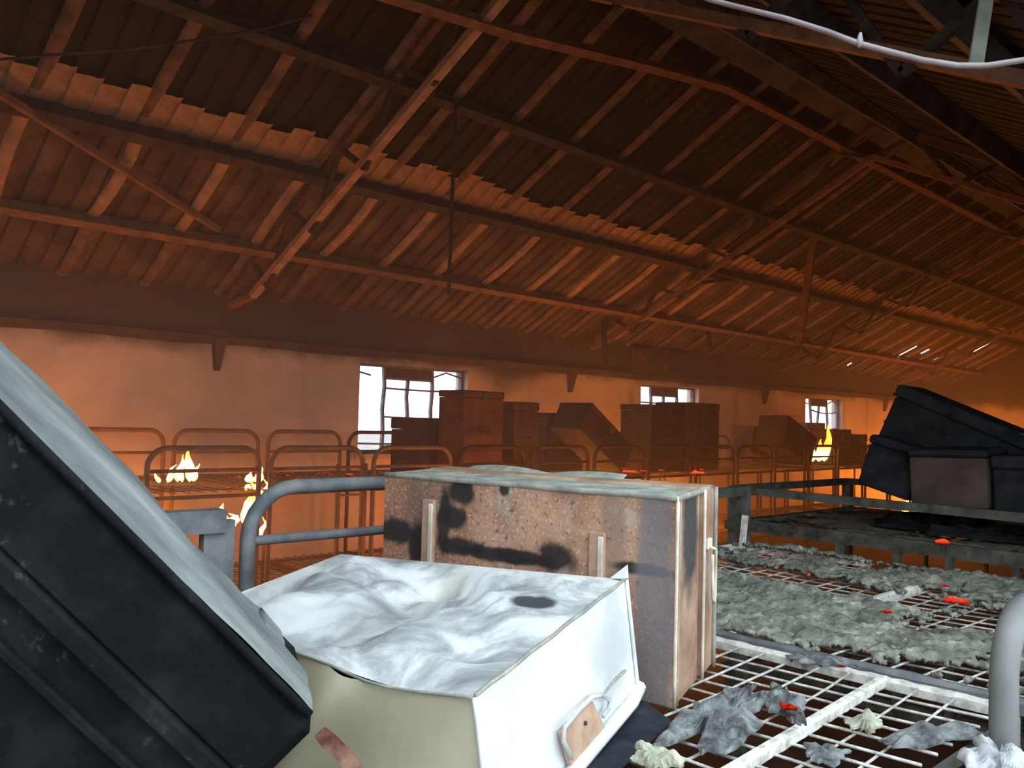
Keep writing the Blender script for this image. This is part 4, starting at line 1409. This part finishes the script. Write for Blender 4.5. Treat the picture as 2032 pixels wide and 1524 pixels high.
flame('rounded flame burning low behind the grey bed rail', ony(445, 1050, 6.5), [(0, 0, .20, .07, -.06), (.06, 0, .12, .05, 0)])
flame('thin flame between the arch of grey bed and its post', ony(520, 1000, 6.3), [(0, 0, .2, .03, .02)])
flame('narrow flame beside the lower bar of the grey arch', ony(514, 1074, 6.3), [(0, 0, .19, .025, .03)])
flame('cluster of far flames below the tan box', ony(1612, 916, 6.35), [(0, 0, .30, .05, .05), (.2, 0, .35, .08, .1), (.38, 0, .42, .07, .12), (.5, .05, .62, .07, .2), (.08, .1, .2, .05, 0)])

# burning bedding on lower bunks and on the floor, hidden behind the nearer things: it lights the hall
def blaze(label, p, sx, n_, h, r, mat='blaze'):
    random.seed(int(p[0] * 100))
    flame(label, p, [((random.random() - .5) * sx, (random.random() - .5) * .5, h * (.6 + .6 * random.random()), r * (.7 + .5 * random.random()), .05) for _ in range(n_)], mat, 'burning bedding')


blaze('blazing bedding on the bunk hidden by the black trunk', (1.75, 6.9, .45), .8, 4, .6, .12)
blaze('blazing bedding on the lower bunk of the burning bed', (2.6, 7.3, .45), .4, 3, .35, .10)
blaze('blazing heap of bedding on the aisle floor behind the rusty trunk', (6.2, 5.1, .02), 1.3, 7, .6, .13)
blaze('blazing bedding on lower bunks behind the twin boxes', (9.9, 7.3, .45), 1.4, 8, .5, .14)
blaze('blazing bedding on the lower bunk beneath the tipped black box', (8.0, 7.3, .45), .8, 7, .5, .14)
blaze('low blaze on the floor past the farthest bunk of the window row', (18.4, 6.9, .01), .8, 6, .5, .15)
blaze('blazing bedding on the lower bunk behind the heap of trunks', (16.6, 6.0, .45), .8, 5, .6, .14)
blaze('blazing heap in the smoke at the far end of hall', (21.5, 7.0, .01), 2.2, 6, 1.0, .2)

# embers on the wall row
for q, s in [((1250, 930), .07), ((1276, 927), .035), ((1380, 932), .075), ((1312, 926), .03), ((1340, 930), .03), ((1238, 922), .03), ((1392, 925), .03)]:
    ember(q[0], q[1] + 8, 6.16, s * 1.3, 'red ember on the bunk edge below the twin dark boxes', 'y')
random.seed(4)
for k in range(26):
    px = random.uniform(425, 500) if k < 9 else random.uniform(535, 715)
    py = random.uniform(918, 948)
    p = onz(px, py + 8, 1.312)
    bx_ = min(row_x, key=lambda q: abs(q + .43 - p.x))
    p.x = min(max(p.x, bx_ + .06), bx_ + .80); p.y = min(max(p.y, 6.3), 8.0)
    lump('ember', 'orange ember on the burning mesh of rust red bunks', 'ember', p, random.uniform(.012, .035), .015, .018, 'ember', k * 1.7, 0, (10, 6), .6, 'embers on rust red bunks')

# lit debris on the floor of the aisle
random.seed(11)
for k in range(16):
    p = (random.uniform(2, 9), random.uniform(3.2, 6), 0.0)
    lump('floor_debris', 'charred heap of bedding on the floor of the aisle', 'debris', p, random.uniform(.12, .35), random.uniform(.08, .2), random.uniform(.04, .1), 'char', k * 3.3, random.random() * 3, (18, 8), .5, 'charred heaps on the floor')

# ------------------------------------------------------------------ smoke filling the hall
t = NT('smoke_haze')
t.n.remove(t.b)
vsn = t.n.new('ShaderNodeVolumeScatter')
vsn.inputs['Color'].default_value = (.86, .82, .80, 1)
vsn.inputs['Density'].default_value = .026
vsn.inputs['Anisotropy'].default_value = .2
t.l.new(vsn.outputs[0], t.out.inputs['Volume'])
MAT['smoke'] = t.m
SY = 3.1                       # the air near the opening is clear
pr = [(SY, .02), (WY - .02, .02), (WY - .02, zr(WY) - .06), (RY, RZ - .06), (SY, zr(SY) - .06)]
mb = MB().add([(X0 + .02, y, z) for y, z in pr] + [(X1 - .02, y, z) for y, z in pr],
              [(0, 1, 2, 3, 4), (9, 8, 7, 6, 5)] + [(i, i + 5, (i + 1) % 5 + 5, (i + 1) % 5) for i in range(5)])
o = mb.build('smoke_haze', 'smoke')
bm_ = bmesh.new(); bm_.from_mesh(o.data); bmesh.ops.recalc_face_normals(bm_, faces=bm_.faces); bm_.to_mesh(o.data); bm_.free()
tag(o, 'thin smoke haze filling the hall on the window wall side', 'smoke', kind='stuff')
